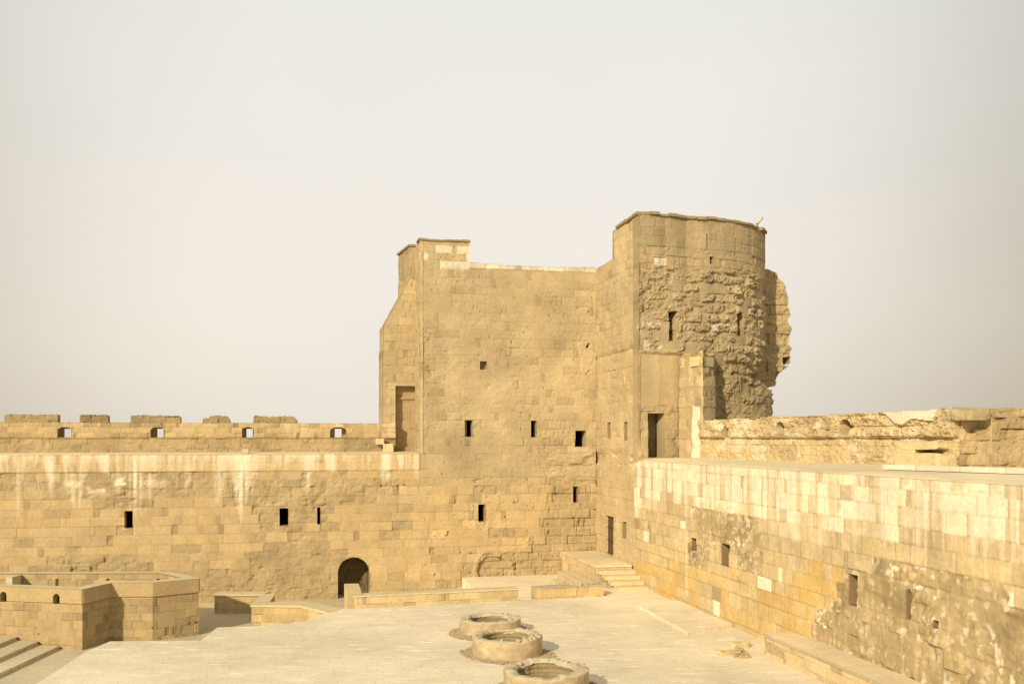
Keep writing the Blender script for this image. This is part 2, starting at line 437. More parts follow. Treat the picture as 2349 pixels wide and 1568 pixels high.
cells = cut(np.ones((len(Z)-1, len(A)-1), bool), A, Z, winL+[doorL])
sheet('wall_face', A, Z, cells, wf, D, col, .7, CW, MAS, skip='R')
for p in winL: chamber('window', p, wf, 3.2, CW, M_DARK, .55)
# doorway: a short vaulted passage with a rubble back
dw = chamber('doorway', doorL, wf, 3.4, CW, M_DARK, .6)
rb = box_of(doorL); RA = lines(rb[0], rb[1], .05); RZ = lines(rb[2], rb[3], .05)
Dd, cd, mm, _, _, _ = face(RA, RZ, 61, .34, .3, .6, lambda *a: np.ones_like(a[0]), OLD*.55, OLD*.45, .07, .12, .04)  # rubble colour darkened to stand for the passage's shade
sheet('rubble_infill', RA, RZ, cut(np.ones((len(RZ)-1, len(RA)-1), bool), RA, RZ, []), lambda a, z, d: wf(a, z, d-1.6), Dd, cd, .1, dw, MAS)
# walkway on top, rising slightly to the rear
def deck(name, p4, z4, parent, mat, t=.25):
    return prism(name, p4, min(z4)-t, 0, parent, mat, z4)
OFFP = -2.3
deck('walkway', [onF(A_L, .02), onF(A_T-.003, .02), onF(A_T-.003, OFFP-.5), onF(A_L, OFFP-.5)], [WALK_L+.012, WALK_L+.012, WALK_L+.12, WALK_L+.12], CW, M_DECK, .12)

# ================================================================== LEFT PARAPET with loopholes and merlons
PL = thing('parapet_wall', 'battered stone parapet with four open loopholes along the far left wall walk', 'wall', (*onF(-21, OFFP), WALK_L))
pc = lambda x, y: f2(x, y, OFFP)
PA1 = f2(907, 1000, OFFP)[0]
zled = pc(300, 1004)[1]; ztop = pc(400, 969)[1]; zmer = pc(300, 951)[1]
lh = []
for x0, x1 in ((132, 165), (345, 377), (555, 582), (757, 794)):
    a0, a1 = pc(x0, 990)[0], pc(x1, 990)[0]; lh.append(arch(a0, a1, zled+.04, pc(x0, 979)[1], 8, .45))
A = lines(A_L, PA1, .04, edges(lh)[0]); Z = lines(WALK_L+.10, zmer+.15, .04, [zled, ztop, zled+.04])
def worn_p(ac, zc, r, aa, zz): return np.where(zc < zled, 1.0, np.where(r > .45, .75, .25))
D, col, m, aa, zz, w = face(A, Z, 71, .33, .5, 1.1, worn_p, ASH*1.02, OLD, .045, .12)
D = D*1.0+np.where(zz > zled+.0, .10, 0)
D -= .05*np.clip(1-np.abs(zz-zled)/.10, 0, 1)*vnoise(aa*1.5, 0*aa, 0*aa, 3)
col = np.where((zz < zled)[..., None], col*.92, col)
col = lerp(col, WHITE*.9, .5*streaks(aa, zz, ztop+.1, 55, .7, 2.5)*(aa > f2(600, 1000, OFFP)[0]))
ca, cz = centres(A, Z)
merl = []
for x0, x1, dx in ((10, 133, 0), (183, 248, 1), (300, 414, 1), (465, 528, 2), (581, 683, 2)):
    merl.append((pc(x0, 955)[0], pc(x1, 955)[0], dx))
merl.insert(0, (pc(-110, 955)[0], pc(-40, 955)[0], 0)); merl.insert(0, (pc(-260, 955)[0], pc(-170, 955)[0], 0))
topn = ztop+.035*(fbm(ca*2.2, 0*ca, 0*ca, 3, 7)-.5)*2+0*cz
cells = cz < topn
cells = cut(cells, A, Z, lh)
sheet('wall_face', A, Z, cells, lambda a, z, d: wf(a, z, d+OFFP), D, col, .62, PL, MAS, True)
lo2 = []
for x0, x1 in ((148, 168), (361, 378), (565.5, 581), (767.5, 783.5)):
    lo2.append(rect(x0, 983, x1, 1005, lambda x, y: f2(x, y, OFFP-1.1)))
A2 = lines(A_L, PA1, .06, edges(lo2)[0]); Z2 = lines(WALK_L+.10, ztop, .06, edges(lo2)[1])
c2a, c2z = centres(A2, Z2)
sheet('outer_leaf', A2, Z2, cut((c2z < ztop-.03)+0*c2a > 0, A2, Z2, lo2), lambda a, z, d: wf(a, z, d+OFFP-.63), 0*np.add.outer(Z2, A2), np.broadcast_to(OLD*1.15, (len(Z2), len(A2), 3)), .5, PL, MAS, True)
for a0, a1, dx in merl:
    MA = lines(a0, a1, .04); MZ = lines(ztop-.03, zmer+.12, .04)
    Dm, cm, mm, ma, mz, _ = face(MA, MZ, 73+int(a0*10) % 37, .4, .5, 1.0, lambda *q: np.ones_like(q[0]), OLD*.9, OLD*.80, .06, .14)
    mca, mcz = centres(MA, MZ)
    e = np.minimum(mca-a0, a1-mca)
    tp = zmer-.02+.05*(fbm(mca*2.5, 0*mca, 0*mca, 3, 5)-.5)*2-np.clip(.12-e, 0, 1)*(1.2 if dx else .5)*vnoise(mca*5, 0*mca, 0*mca, 9)
    if dx == 2: tp = tp-.13*sst(.42, .60, fbm(mca*2.1, 0*mca, 0*mca+3, 3, 15))-.20*sst(a1-.30, a1, mca)
    mc_ = mcz < tp
    sheet('merlon', MA, MZ, mc_, lambda a, z, d: wf(a, z, d+OFFP+.06), Dm, cm, .62, PL, MAS, True, False)
# broken end blocks where the parapet meets the tower
e0a = pc(880, 1000)[0]
q = wf(e0a+.25, WALK_L+.1, OFFP+.28); tag(stone('stone_block', q[0], q[1], WALK_L+.09, .62, .55, .5, ANG, None, M_BLOCK, .05, 3, 3), 'pale broken block on the wall walk beside the walled-up tower doorway', 'stone block')
q = wf(e0a-.25, WALK_L+.1, OFFP+.2); stone('end_block', q[0], q[1], WALK_L+.55, .5, .42, .36, ANG, PL, M_BLOCK, .05, 3, 5)
q = wf(*f2(562, 1036), -.6); tag(stone('lamp_box', q[0], q[1], WALK_L+.05, .38, .32, .27, ANG, None, m_plain('grey_box', (.50, .44, .32), .1), .004, 1, 8), 'small plain grey box standing on the wall walk between two loopholes', 'box')

# ================================================================== TOWER
TW = thing('fortress_tower', 'tall weathered stone tower with a rounded turret, rising over the courtyard corner', 'tower', (*onF(-5), 0))
ztb = f2(1018, 547)[1]-.12; zmid = f2(1180, 608)[1]
aBlk = f2(1078, 580)[0]
fz = lambda x, y: f2(x, y)
winT = [rect(1097, 1156, 1113, 1196, fz), rect(1066, 963, 1084, 1001, fz), rect(1218, 964, 1231, 1002, fz), rect(1320, 987, 1344, 1024, fz), rect(1314.5, 1115, 1326.5, 1152, fz)]
nicT = [rect(1101, 828, 1117, 847, fz)]
hole = [[f2(1343, 797), f2(1350, 797), f2(1353, 785), f2(1347, 788)]]
A = lines(A_T, 0.06, .045, edges(winT+nicT)[0]+[aBlk]); Z = lines(COURT, ztb+.05, .045, edges(winT+nicT)[1])
def tower_worn(ac, zc, r, aa, zz):
    w = front_worn(ac, zc, r, aa, zz)
    up = np.clip(.28+.9*(fbm(ac*.33, zc*.33, 0*ac, 3, 21)-.5)*2+.25*np.exp(-((zc-12.2)/2.2)**2), .15, 1)
    up = np.where(zc > f2(1200, 775)[1], up*.55, up)
    return np.where(zc > f2(1100, 1115)[1], up, w)
D, col, m, aa, zz, w = face(A, Z, 11, .505, .75, 1.25, tower_worn, ASH, OLD, .075, .14)
D0 = D.copy()
det = sst(.48, .62, fbm(aa*.45, zz*.6, 0*aa, 4, 121))
D = D-det*(.09*np.clip(fbm(aa*3.2, zz*3.8, 0*aa, 3, 122)-.52, 0, 1)*4*.5+.05*np.clip(1-m['j']/.05, 0, 1)*sst(.45, .6, fbm(aa*1.7, zz*1.7, 0*aa, 3, 123)))-.13*(vnoise(aa*5.1, zz*5.7, 0*aa, 124) > .955)
D -= .05*cracks(aa, zz, 13)*w*(vnoise(aa*.6, zz*.6, 0*aa, 2) > .5)
hi = sst(f2(1100, 1125)[1], f2(1100, 1085)[1], m['zc'])
nn = fbm(aa*.8, zz*.8, 0*aa, 5, 42); jv_ = vnoise(aa*1.1, zz*1.1, 0*aa+5, 15)
tc_ = tint(TOWER, m, .07, .05)*(1+(nn-.5)*.35)[..., None]*(1-.08*np.clip(1-m['j']/.03, 0, 1)*sst(.45, .7, jv_))[..., None]
col = lerp(col, tc_, hi); D = D*(1-.30*hi); 
D -= .02*sst(.70, .74, m['r1'])*w*sst(.5, .8, m['r4'])             # missing stones
# layered hollows right of centre, relieving arch at the foot
hol = sst(.40, .60, fbm(aa*.55, zz*2.4, 0*aa, 4, 33))*np.exp(-((aa-f2(1305, 1060)[0])/1.5)**2-((zz-f2(1305, 1062)[1])/.95)**2)
D -= .26*hol
lowr = inpoly(aa, zz, fpoly([(1262, 1100), (1372, 1100), (1372, 1345), (1130, 1345), (1105, 1285), (1240, 1240)]))
D += lowr*((m['r1']-.5)*.12-.05*np.clip(1-m['j']/.05, 0, 1))
col = np.where(lowr[..., None], lerp(col, GREY*1.12, np.full(aa.shape, .45)), col)
ar = f2(1132, 1312); rr = np.hypot(aa-ar[0], (zz-ar[1])*.95); up_ = zz > ar[1]-.4
rr = rr+.25*(fbm(aa*1.3, zz*1.3, 0*aa, 3, 81)-.5)
ring = sst(0, .5, np.clip(1-np.abs(rr-1.12)/.24, 0, 1))*up_*sst(.3, .5, vnoise(aa*1.7, zz*1.7, 0*aa, 82))
D = D+ring*.10-.14*((rr < .95) & up_)
col = lerp(col, OLD*1.05, np.clip(ring*1.5, 0, 1))
# pale top course between the two high parts, patches on the block
pale = (aa > aBlk) & (zz > zmid-.30)
col = np.where(pale[..., None], tint(WHITE*.80, masonry(A, Z, 17, .9, .45, .95, zmid-.9*20, 0), .30)*(1+(fbm(aa*2, zz*2, 0*aa, 4, 93)-.5)*.5)[..., None], col); D = D+np.where(pale, .04, 0)
pb = (aa < aBlk) & (m['r3'] > .80) & (zz > f2(1018, 620)[1]); col = np.where(pb[..., None], WHITE*.75, col)
n = fbm(aa*.5, zz*.28, 0*aa, 4, 91); col *= (1+hi*(n-.5)*.34)[..., None]
gs = vnoise(aa*1.3, zz*.11, 0*aa, 12)*sst(.0, 3.0, zmid+1.0-zz); col *= (1-.12*gs*hi)[..., None]
kx = sst(0, .7, aa-A_T); D = np.where(zz < WALK_L, D0*(1-kx)+D*kx, D)
ca, cz = centres(A, Z)
tops = np.where(ca < aBlk, ztb+.03*(fbm(ca*3, 0*ca, 0*ca, 3, 3)-.5), zmid+.04*np.cos((ca-aBlk)/(0-aBlk)*6.28)+.02*(fbm(ca*2, 0*ca, 0*ca, 3, 8)-.5))
cells = cut((cz < tops), A, Z, winT+nicT+hole)
sheet('wall_face', A, Z, cells, wf, D, col, .9, TW, MAS, skip='L')
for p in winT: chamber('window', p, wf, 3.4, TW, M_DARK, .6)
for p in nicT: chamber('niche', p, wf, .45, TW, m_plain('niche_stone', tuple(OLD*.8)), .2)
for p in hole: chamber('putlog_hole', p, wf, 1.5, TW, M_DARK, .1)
# back of the middle wall and the high block, left return
def sidewall(name, a, z0, z1, d0, d1, seed, parent):
    Aq = lines(0, d0-d1, .06); Zq = lines(z0, z1, .06)
    Dq, cq, *_ = face(Aq, Zq, seed, .505, .6, 1.1, lambda ac, zc, r, x, z: .3+.5*(r > .5), TOWER*1.1, OLD*1.2, .03, .08)
    sheet(name, Aq, Zq, np.ones((len(Zq)-1, len(Aq)-1), bool), lambda s, z, d: wf(a-d, z, d1+s), Dq, cq, .2, parent, MAS)
sidewall('return_wall', A_T+.02, WALK_L, ztb, .02, -2.6, 51, TW)
prism('rear_core', [onF(A_T+.3, -.85), onF(aBlk-.05, -.85), onF(aBlk-.05, -4), onF(A_T+.3, -4)], WALK_L, ztb-.1, TW, M_BLOCK)
prism('rear_core', [onF(aBlk-.05, -.86), onF(1.5, -.86), onF(1.5, -1.6), onF(aBlk-.05, -1.6)], 14, zmid-.06, TW, M_BLOCK)
for k in range(6):                                             # thin dark coping slabs on the high block
    a0 = A_T-.07+k*(aBlk-A_T+.12)/6; a1 = a0+(aBlk-A_T+.12)/6-.02
    zq = ztb-.03+rng.uniform(-.03, .03)
    prism('coping', [onF(a0, .09+rng.uniform(0, .03)), onF(a1, .08), onF(a1, -1), onF(a0, -1)], zq, zq+.09+rng.uniform(0, .05), TW, M_DARKCAP, rough=.03)
# --- set-back left wing with the walled-up doorway
OW = -2.55
wc = lambda x, y: f2(x, y, OW)
wing = [wc(878, 1060), wc(879, 748), wc(941, 636), wc(963, 636), wc(963, 1060)]
wdoor = rect(907, 884.5, 953.5, 1042, wc)
bx = box_of(wing); A = lines(bx[0], A_T+.25, .045, edges([wdoor])[0]); Z = lines(WALK_L-.6, bx[3], .045, edges([wdoor])[1])
D, col, m, aa, zz, w = face(A, Z, 19, .5, .6, 1.2, lambda ac, zc, r, x, z: .25+.6*(r > .55), TOWER*.97, OLD*1.15, .05, .11)
col *= (1+(fbm(aa*.6, zz*.6, 0*aa, 4, 8)-.5)*.35)[..., None]
ca, cz = centres(A, Z)
cells = cut(inpoly(ca, cz, wing), A, Z, [wdoor])
sheet('wing_face', A, Z, cells, lambda a, z, d: wf(a, z, d+OW), D, col, 3.2, TW, MAS)
dq = box_of(wdoor); A = lines(dq[0], dq[1]+.3, .05); Z = lines(dq[2], dq[3], .05)
D, col, m, aa, zz, w = face(A, Z, 29, .55, .6, 1.3, lambda ac, zc, r, x, z: 0*ac+.3, ASH*.86, OLD*.86, .03, .06)
lz = wc(930, 912)[1]; D = D+.14*(np.abs(zz-lz) < .07)
sheet('blocked_doorway', A, Z, np.ones((len(Z)-1, len(A)-1), bool), lambda a, z, d: wf(a, z, d+OW-.62), D, col, .2, TW, MAS)
# upper prism behind the slope
up0 = OW-.02
pa0, pa1 = f2(939.5, 600, up0)[0], f2(962, 600, up0)[0]; pz0, pz1 = f2(945, 690, up0)[1], f2(945, 564, up0)[1]
mp_, T_ = outline_map([onF(pa0-.42, up0-3.2), onF(pa0-.3, up0-2.4), onF(pa0, up0), onF(pa1, up0)], False)
A = lines(0, T_[-1], .05); Z = lines(pz0, pz1, .05)
D, col, m, aa, zz, w = face(A, Z, 37, .5, .5, 1.0, lambda ac, zc, r, x, z: .3+.4*(r > .5), TOWER*.95, OLD*.9, .03, .08)
sheet('upper_wing', A, Z, np.ones((len(Z)-1, len(A)-1), bool), mp_, D, col, .3, TW, MAS)
prism('coping', [onF(pa0-.06, up0+.06), onF(pa1, up0+.06), onF(pa1, up0-3.2), onF(pa0-.5, up0-3.2)], pz1-.02, pz1+.10, TW, M_DARKCAP)

# --- facet: the turret's flank, in line with the side wall
B1 = r2(1405, 560)[0]; B2 = r2(1465, 600)[0]; B3 = r2(1455, 1055)[0]
zt = r2(1430, 508)[1]-.16; zf = r2(1385, 606)[1]
rc = lambda x, y: r2(x, y)
nicF = [rect(1391, 968, 1398, 1004, rc), rect(1429, 967, 1437, 1009, rc), rect(1425, 1196, 1434, 1233, rc)]
gateF = [rect(1387, 1183, 1404.5, 1271, rc)]
A = lines(-.7, B2+.02, .045, edges(nicF+gateF)[0]+[B1]); Z = lines(-.2, zt+.05, .045, edges(nicF+gateF)[1])
def facet_worn(ac, zc, r, aa, zz):
    return np.clip(.45+.9*(fbm(ac*.45, zc*.35, 0*ac, 3, 27)-.45)*2, .2, 1)
D, col, m, aa, zz, w = face(A, Z, 83, .5, .6, 1.2, facet_worn, TOWER*1.14, PLASTER*.9, .06, .15)
zst = r2(1430, 803)[1]
led = zz < zst
D = D-np.where(led, .06, 0)-.10*sst(.25, 0, np.abs(zz-zst))*vnoise(aa*2, zz*2, 0*aa, 3)
lo = sst(.6, .0, np.abs(zz-r2(1420, 1055)[1])/1.2)*sst(.45, .6, fbm(aa*.9, zz*1.8, 0*aa, 4, 35)); D -= .20*lo
gash = np.clip(1-np.abs(aa-r2(1447, 1150)[0])/.25, 0, 1)*sst(.4, .6, fbm(aa, zz*.7, 0*aa, 4, 38))*(zz < 6.6)*(zz > 2.2); D -= .35*gash
col = np.where(led[..., None], lerp(col, PLASTER, np.full(aa.shape, .35)), col)
n = fbm(aa*.5, zz*.25, 0*aa, 4, 95); col *= (1+(n-.5)*.28)[..., None]
ca, cz = centres(A, Z)
cells = cut(((cz < zt) & (ca > B1)) | (cz < zf), A, Z, nicF+gateF) & ((ca < B3) | (cz > WALK_R-.05))
sheet('turret_flank', A, Z, cells, wr, D, col, .8, TW, MAS, skip='R')
M_SLIT = m_plain('shaded_slit_stone', tuple(OLD*.8))  # darker lining paints shade into the slits, hiding their sunlit jambs
for p in nicF: chamber('niche', p, wr, .9, TW, M_SLIT, .07, -.006)
chamber('gateway', gateF[0], wr, 3.0, TW, M_DARK, .6)
gb = box_of(gateF[0])
gm = []
for k in range(8):
    bq = gb[0]+(k+.5)*(gb[1]-gb[0])/8; gm.append((bq-.022, bq+.022, gb[2], gb[3], -.24, -.20))
for zq in (.02, .36, .70, .97):
    zc_ = gb[2]+zq*(gb[3]-gb[2]); gm.append((gb[0], gb[1], zc_-.025, zc_+.025, -.195, -.16))
co, qs = [], []
for (x0, x1, z0, z1, d0, d1) in gm:
    n0 = len(co)
    for d in (d0, d1):
        for x, z in ((x0, z0), (x1, z0), (x1, z1), (x0, z1)): co.append(wr(x, z, d))
    qs += [[n0+i for i in f] for f in ((0, 3, 2, 1), (4, 5, 6, 7), (0, 1, 5, 4), (1, 2, 6, 5), (2, 3, 7, 6), (3, 0, 4, 7))]
rawmesh('iron_grille', co, qs, TW, M_IRON)

# --- rounded turret
cxT, cyT, RT = 9.2, 59.55, 6.2
p0 = onR(B2)
out = [p0, (8.0, p0[1]+.27), (9.2, p0[1]+.60)]
for k in range(60):
    t = math.radians(4+k*2.9); R_ = RT
    out.append((cxT+R_*math.sin(t), cyT-R_*math.cos(t)))
out[2] = ((out[1][0]+out[3][0])/2, (out[1][1]+out[3][1])/2-.03)
mt, TT = outline_map(out)
ztq = zt
def t2(px, py):                                   # survey reading -> (arc, z) on the turret
    s = np.linspace(0, TT[-1]*.5, 3000); p = mt(s, 0*s, 0*s); r = (px-CX)/F
    g = p[:, 0]-r*p[:, 1]
    k = np.where((g[:-1] <= 0) & (g[1:] > 0))[0]; k = k[0] if len(k) else len(s)-1
    return s[k], EYE-(py-HY)/F*p[k, 1]
rect_t = lambda a, b_, c, d: rect(a, b_, c, d, t2)
wT1 = [t2(1535.5, 780), t2(1553, 780), t2(1551.5, 745), t2(1557, 713), t2(1533, 713), t2(1537, 742)]
wT2 = rect_t(1629, 588, 1637, 605); wT3 = rect_t(1692, 716, 1707, 770)
dT = rect_t(1487.5, 947, 1527, 1049); dT = [(p[0], max(p[1], WALK_R+.12)) for p in dT]
sl = [rect_t(1621, 536, 1624, 567), rect_t(1686, 546, 1689, 587)]
A = np.concatenate((lines(0, TT[-1]*.42, .045, edges([wT2, wT3, dT]+sl)[0])[:-1], lines(TT[-1]*.42, TT[-1], .3)))
Z = lines(WALK_R-.1, ztq+.05, .045, edges([wT2, wT3, dT]+sl)[1])
zr1, zr0 = t2(1520, 612)[1], t2(1520, 806)[1]
D, col, m, aa, zz, w = face(A, Z, 97, .5, .5, 1.1, lambda ac, zc, r, x, z: np.where(zc > t2(1520, 575)[1], .3, .85), TOWER*.84, OLD*1.06, .05, .12)
rm = masonry(A, Z, 131, .56, .55, 1.25, zr0-.56*12, .05)
fq = np.clip(rm['de']/(rm['w']*.5), 0, 1); fh = np.clip(rm['dz']/(rm['h']*.5), 0, 1)
rag = .22*(fbm(aa*3, zz*3.4, 0*aa, 4, 64)-.5)
fq = np.clip((rm['de']-.05+rag*1.2)/.07, 0, 1); fh = np.clip((rm['dz']-.07+rag*1.2)/.06, 0, 1)
pillow = fq*fq*(3-2*fq)*fh*fh*(3-2*fh)
apx = lambda x: t2(x, 700)[0]
a_but, a_pan = t2(1640, 900)[0], t2(1561, 900)[0]
zone = (zz < zr1+.15*(vnoise(aa*2, 0*aa, 0*aa, 4)-.5)) & ((zz > zr0) | (aa > a_but))
pres = sst(.30, .5, rm['r1']*.75+.25*vnoise(rm['ac']*.5, rm['zc']*.7, 0*aa, 66))
lump = fbm(aa*2.4, zz*2.8, 0*aa, 5, 68)
RUS = np.array((.43, .34, .20))
patch_ = .40+.60*sst(.36, .62, fbm(aa*.42, zz*.55, 0*aa, 3, 170)+.10*sst(0, 6, aa)-.04)
pres = pres*patch_
lump2 = fbm(aa*5.5, zz*6, 0*aa, 3, 69)
brk = np.abs(fbm(aa*2.7, zz*3.3, 0*aa, 4, 167)-.5)
rus = -.12+pres*(.08+.12*rm['r2'])*pillow*(.55+.9*lump)+.07*(lump-.5)+.09*(lump2-.5)*pillow*2-.08*np.clip(1-brk/.03, 0, 1)*pillow-.05*(vnoise(aa*6, zz*6.5, 0*aa, 168) > .72)-.12*np.clip(vnoise(aa*2.6, zz*3.1, 0*aa+3, 61)-.62, 0, 1)*3
bare = (rm['r1'] < .14)
rus = np.where(bare, -.13+.03*(lump-.5), rus)
zl = t2(1700, 880)[1]
cav = sst(0, 1, (zr0+.4-zz)/1.5)*sst(0, .7, aa-a_but+.2)
rus = rus-cav*(.30+.30*(fbm(aa*.8, zz*.9, 0*aa, 4, 63)-.5)*2)*sst(.6, 2.4, t2(1772, 900)[0]+.6-aa)*.8
rus = np.clip(rus, -.6, .16)+.42*sst(t2(1700, 868)[1], t2(1700, 905)[1], zz)*sst(t2(1700, 900)[0], t2(1740, 900)[0]+1.0, aa)
D = np.where(zone, rus+.07, D)
cr = tint(RUS, rm, .08, .05); cr = cr*(1+(lump-.5)*.35)[..., None]
cr = np.where((bare | (pres < .2))[..., None], lerp(cr, RUS*.97, np.full(aa.shape, .6)), cr)
cr = np.where(((rm['r3'] > .975) & (lump > .5))[..., None], WHITE*.7, cr)
cr = lerp(cr, GREY*.92, .75*cav)
col = np.where(zone[..., None], cr, col)
ledge = np.clip(1-np.abs(zz-zr0)/.14, 0, 1)*(aa < apx(1605)); D = D+ledge*.16*vnoise(aa*3, zz, 0*aa, 6)-.10*np.clip(1-np.abs(zz-zr0+.24)/.12, 0, 1)*(aa < apx(1605))
pan = (zz < zr0-.15) & (aa < a_pan+.4); er2 = relief(aa, zz, 44, .05, .12)
smooth_pan = pan & (zz > t2(1500, 930)[1])
D = np.where(pan, -.05+np.where(smooth_pan, er2*.15, er2*1.0+(m['r1']-.5)*.1), D)
col = np.where(pan[..., None], lerp(np.broadcast_to(PLASTER*.88, col.shape)*(1+(fbm(aa*.5, zz*.5, 0*aa, 4, 3)-.5)*.3)[..., None], col, np.where(smooth_pan, .1, .45)), col)
col = np.where((zz > t2(1520, 575)[1])[..., None], lerp(col, TOWER*.82, np.full(aa.shape, .4)), col)
vs = vnoise(aa*1.6, zz*.16, 0*aa, 15); col *= (1-.12*sst(.45, .8, vs))[..., None]
n = fbm(aa*.5, zz*.4, 0*aa, 4, 98); col *= (1+(n-.5)*.28)[..., None]
pat = rect_t(1500, 590, 1528, 606); pm_ = inpoly(aa, zz, pat); col = np.where(pm_[..., None], WHITE*.75*(1+(lump-.5)*.6)[..., None], col); D = np.where(pm_, D-.06, D)
D = np.where(aa < .01, .0, D)
ca, cz = centres(A, Z)
cells = cut(cz < ztq+.03*(fbm(ca*2, 0*ca, 0*ca, 3, 3)-.5), A, Z, [wT1, wT2, wT3, dT]+sl)
sheet('turret_wall', A, Z, cells, mt, D, col, .9, TW, MAS, smooth=False)
M_RECESS = m_plain('recess_stone', tuple(OLD*.75))
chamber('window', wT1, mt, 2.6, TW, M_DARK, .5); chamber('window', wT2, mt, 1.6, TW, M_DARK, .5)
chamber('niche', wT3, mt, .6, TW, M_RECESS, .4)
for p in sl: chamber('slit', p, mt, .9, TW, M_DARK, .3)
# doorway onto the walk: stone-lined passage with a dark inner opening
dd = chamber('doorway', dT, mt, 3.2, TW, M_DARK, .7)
b4 = box_of(dT); wm = b4[1]-b4[0]
A = lines(b4[0]+wm*.48, b4[1]+.02, .05); Z = lines(b4[2], b4[3], .05)
Dq, cq, *_ = face(A, Z, 57, .5, .5, .9, lambda *q_: 0*q_[0]+.5, OLD*.5, OLD*.45, .04, .08)  # jamb painted darker so the doorway reads as shaded
sheet('inner_jamb', A, Z, np.ones((len(Z)-1, len(A)-1), bool), lambda a, z, d: mt(a, z, d-1.05), Dq, cq, .2, dd, MAS)
# unseen roof added to keep light out of the turret, and dark capping slabs
sr_ = np.linspace(.35, TT[-1]-.05, 34); rp_ = [tuple(p) for p in mt(sr_, sr_*0, sr_*0-.4)[:, :2]]
prism('roof', [onR(B1, -.5)]+rp_, ztq-.4, ztq-.06, TW, M_BLOCK)
def capstrip(mapf, a0, a1, n, z, seed):
    rr_ = random.Random(seed); a = a0
    for k in range(n):
        L = (a1-a0)/n*rr_.uniform(.9, 1.0); s = np.linspace(a, min(a+L, a1), 4); zq = z+rr_.uniform(-.045, .02); hh = rr_.uniform(.10, .17); o_ = rr_.uniform(.06, .15)
        f = mapf(s, s*0+zq, s*0+o_)[:, :2]; bq = mapf(s, s*0+zq, s*0-.6)[:, :2]
        if rr_.random() > .07: prism('coping', [tuple(p) for p in f]+[tuple(p) for p in bq[::-1]], zq, zq+hh, TW, M_DARKCAP, rough=.03)
        a = a0+(k+1)*(a1-a0)/n
capstrip(mt, 0, TT[-1]*.47, 17, ztq, 4)
capstrip(wr, B1-.08, B2, 5, ztq, 6)
sidewall_z = zf
# end face where the turret rises above the middle wall
A = lines(0, 1.6, .08); Z = lines(zf-.3, ztq, .08)
Dq, cq, *_ = face(A, Z, 59, .5, .5, .9, lambda *q_: 0*q_[0]+.4, TOWER, OLD, .03, .08)
sheet('turret_end', A, Z, np.ones((len(Z)-1, len(A)-1), bool), lambda a, z, d: wr(B1-d, z, -1.6+a), Dq, cq, .2, TW, MAS)
# --- buttress beside the upper door
zb1 = EYE+(HY-812)/F*51.3
mb_, TB = outline_map([(9.15, 53.0), (9.93, 51.25), (10.12, 51.15), (11.0, 52.25), (11.35, 53.9)], False)
A = lines(0, TB[-1], .045); Z = lines(WALK_R-.05, zb1+.3, .045)
D, col, m, aa, zz, w = face(A, Z, 103, .55, .6, 1.2, lambda ac, zc, r, x, z: np.where(zc > zb1-1.2, 1.0, .35+.5*(r > .6)), PLASTER*.95, OLD*1.1, .06, .14)
hgt = sst(0, 2.4, zz-(zb1-2.6))
D = D-.28*sst(.3, 1, hgt)*(aa > TB[1]*.5)*vnoise(aa*1.5, zz*2.0, 0*aa, 5)
wp = inpoly(aa, zz, [(TB[1]*.62, 6.9), (TB[1], 6.9), (TB[1], 9.6), (TB[1]*.62, 9.7)]); col = np.where(wp[..., None], WHITE*.92, col)
ca, cz = centres(A, Z)
tq = zb1+.1+.25*(fbm(ca*1.5, 0*ca, 0*ca, 3, 12)-.5)*2
sheet('buttress', A, Z, cz < tq, mb_, D, col, .5, TW, MAS)
prism('buttress_top', [(9.2, 53.0), (9.95, 51.4), (10.1, 51.35), (10.9, 52.3), (11.2, 53.6)], zb1-.6, zb1-.1, TW, M_BLOCK)
# --- broken spur of outer wall on the far right
OS = 2.6
sp_ = [f2(x, y, OS) for x, y in ((1735, 612), (1762, 616), (1780, 628), (1797, 650), (1804, 668), (1808, 700), (1811, 760), (1813, 815), (1807, 836), (1792, 856), (1777, 884), (1735, 896))]
bx = box_of(sp_); A = lines(bx[0], bx[1]+.2, .045); Z = lines(bx[2], bx[3]+.1, .045)
D, col, m, aa, zz, w = face(A, Z, 109, .56, .8, 1.4, lambda ac, zc, r, x, z: .45+.5*(r > .5), ASH*.92, OLD*1.12, .08, .2, .04)
D = D-1.1*inpoly(aa, zz, [f2(x, y, OS) for x, y in ((1795, 820), (1811, 818), (1811, 836), (1797, 846))])+(m['r1']-.5)*.12+.12*(fbm(aa*3, zz*3.4, 0*aa, 4, 111)-.5)*2
jag = .16*(vnoise(zz*3.2, 0*zz, 0*zz, 5)-.5)*2
ca, cz = centres(A, Z)
sheet('wall_spur', A, Z, inpoly(ca+.13*(vnoise(cz*3.4+0*ca, 0*ca, 0*ca, 5)-.5)*2, cz, sp_), lambda a, z, d: wf(a, z, d+OS), D, col, 3.0, TW, MAS, True, False)
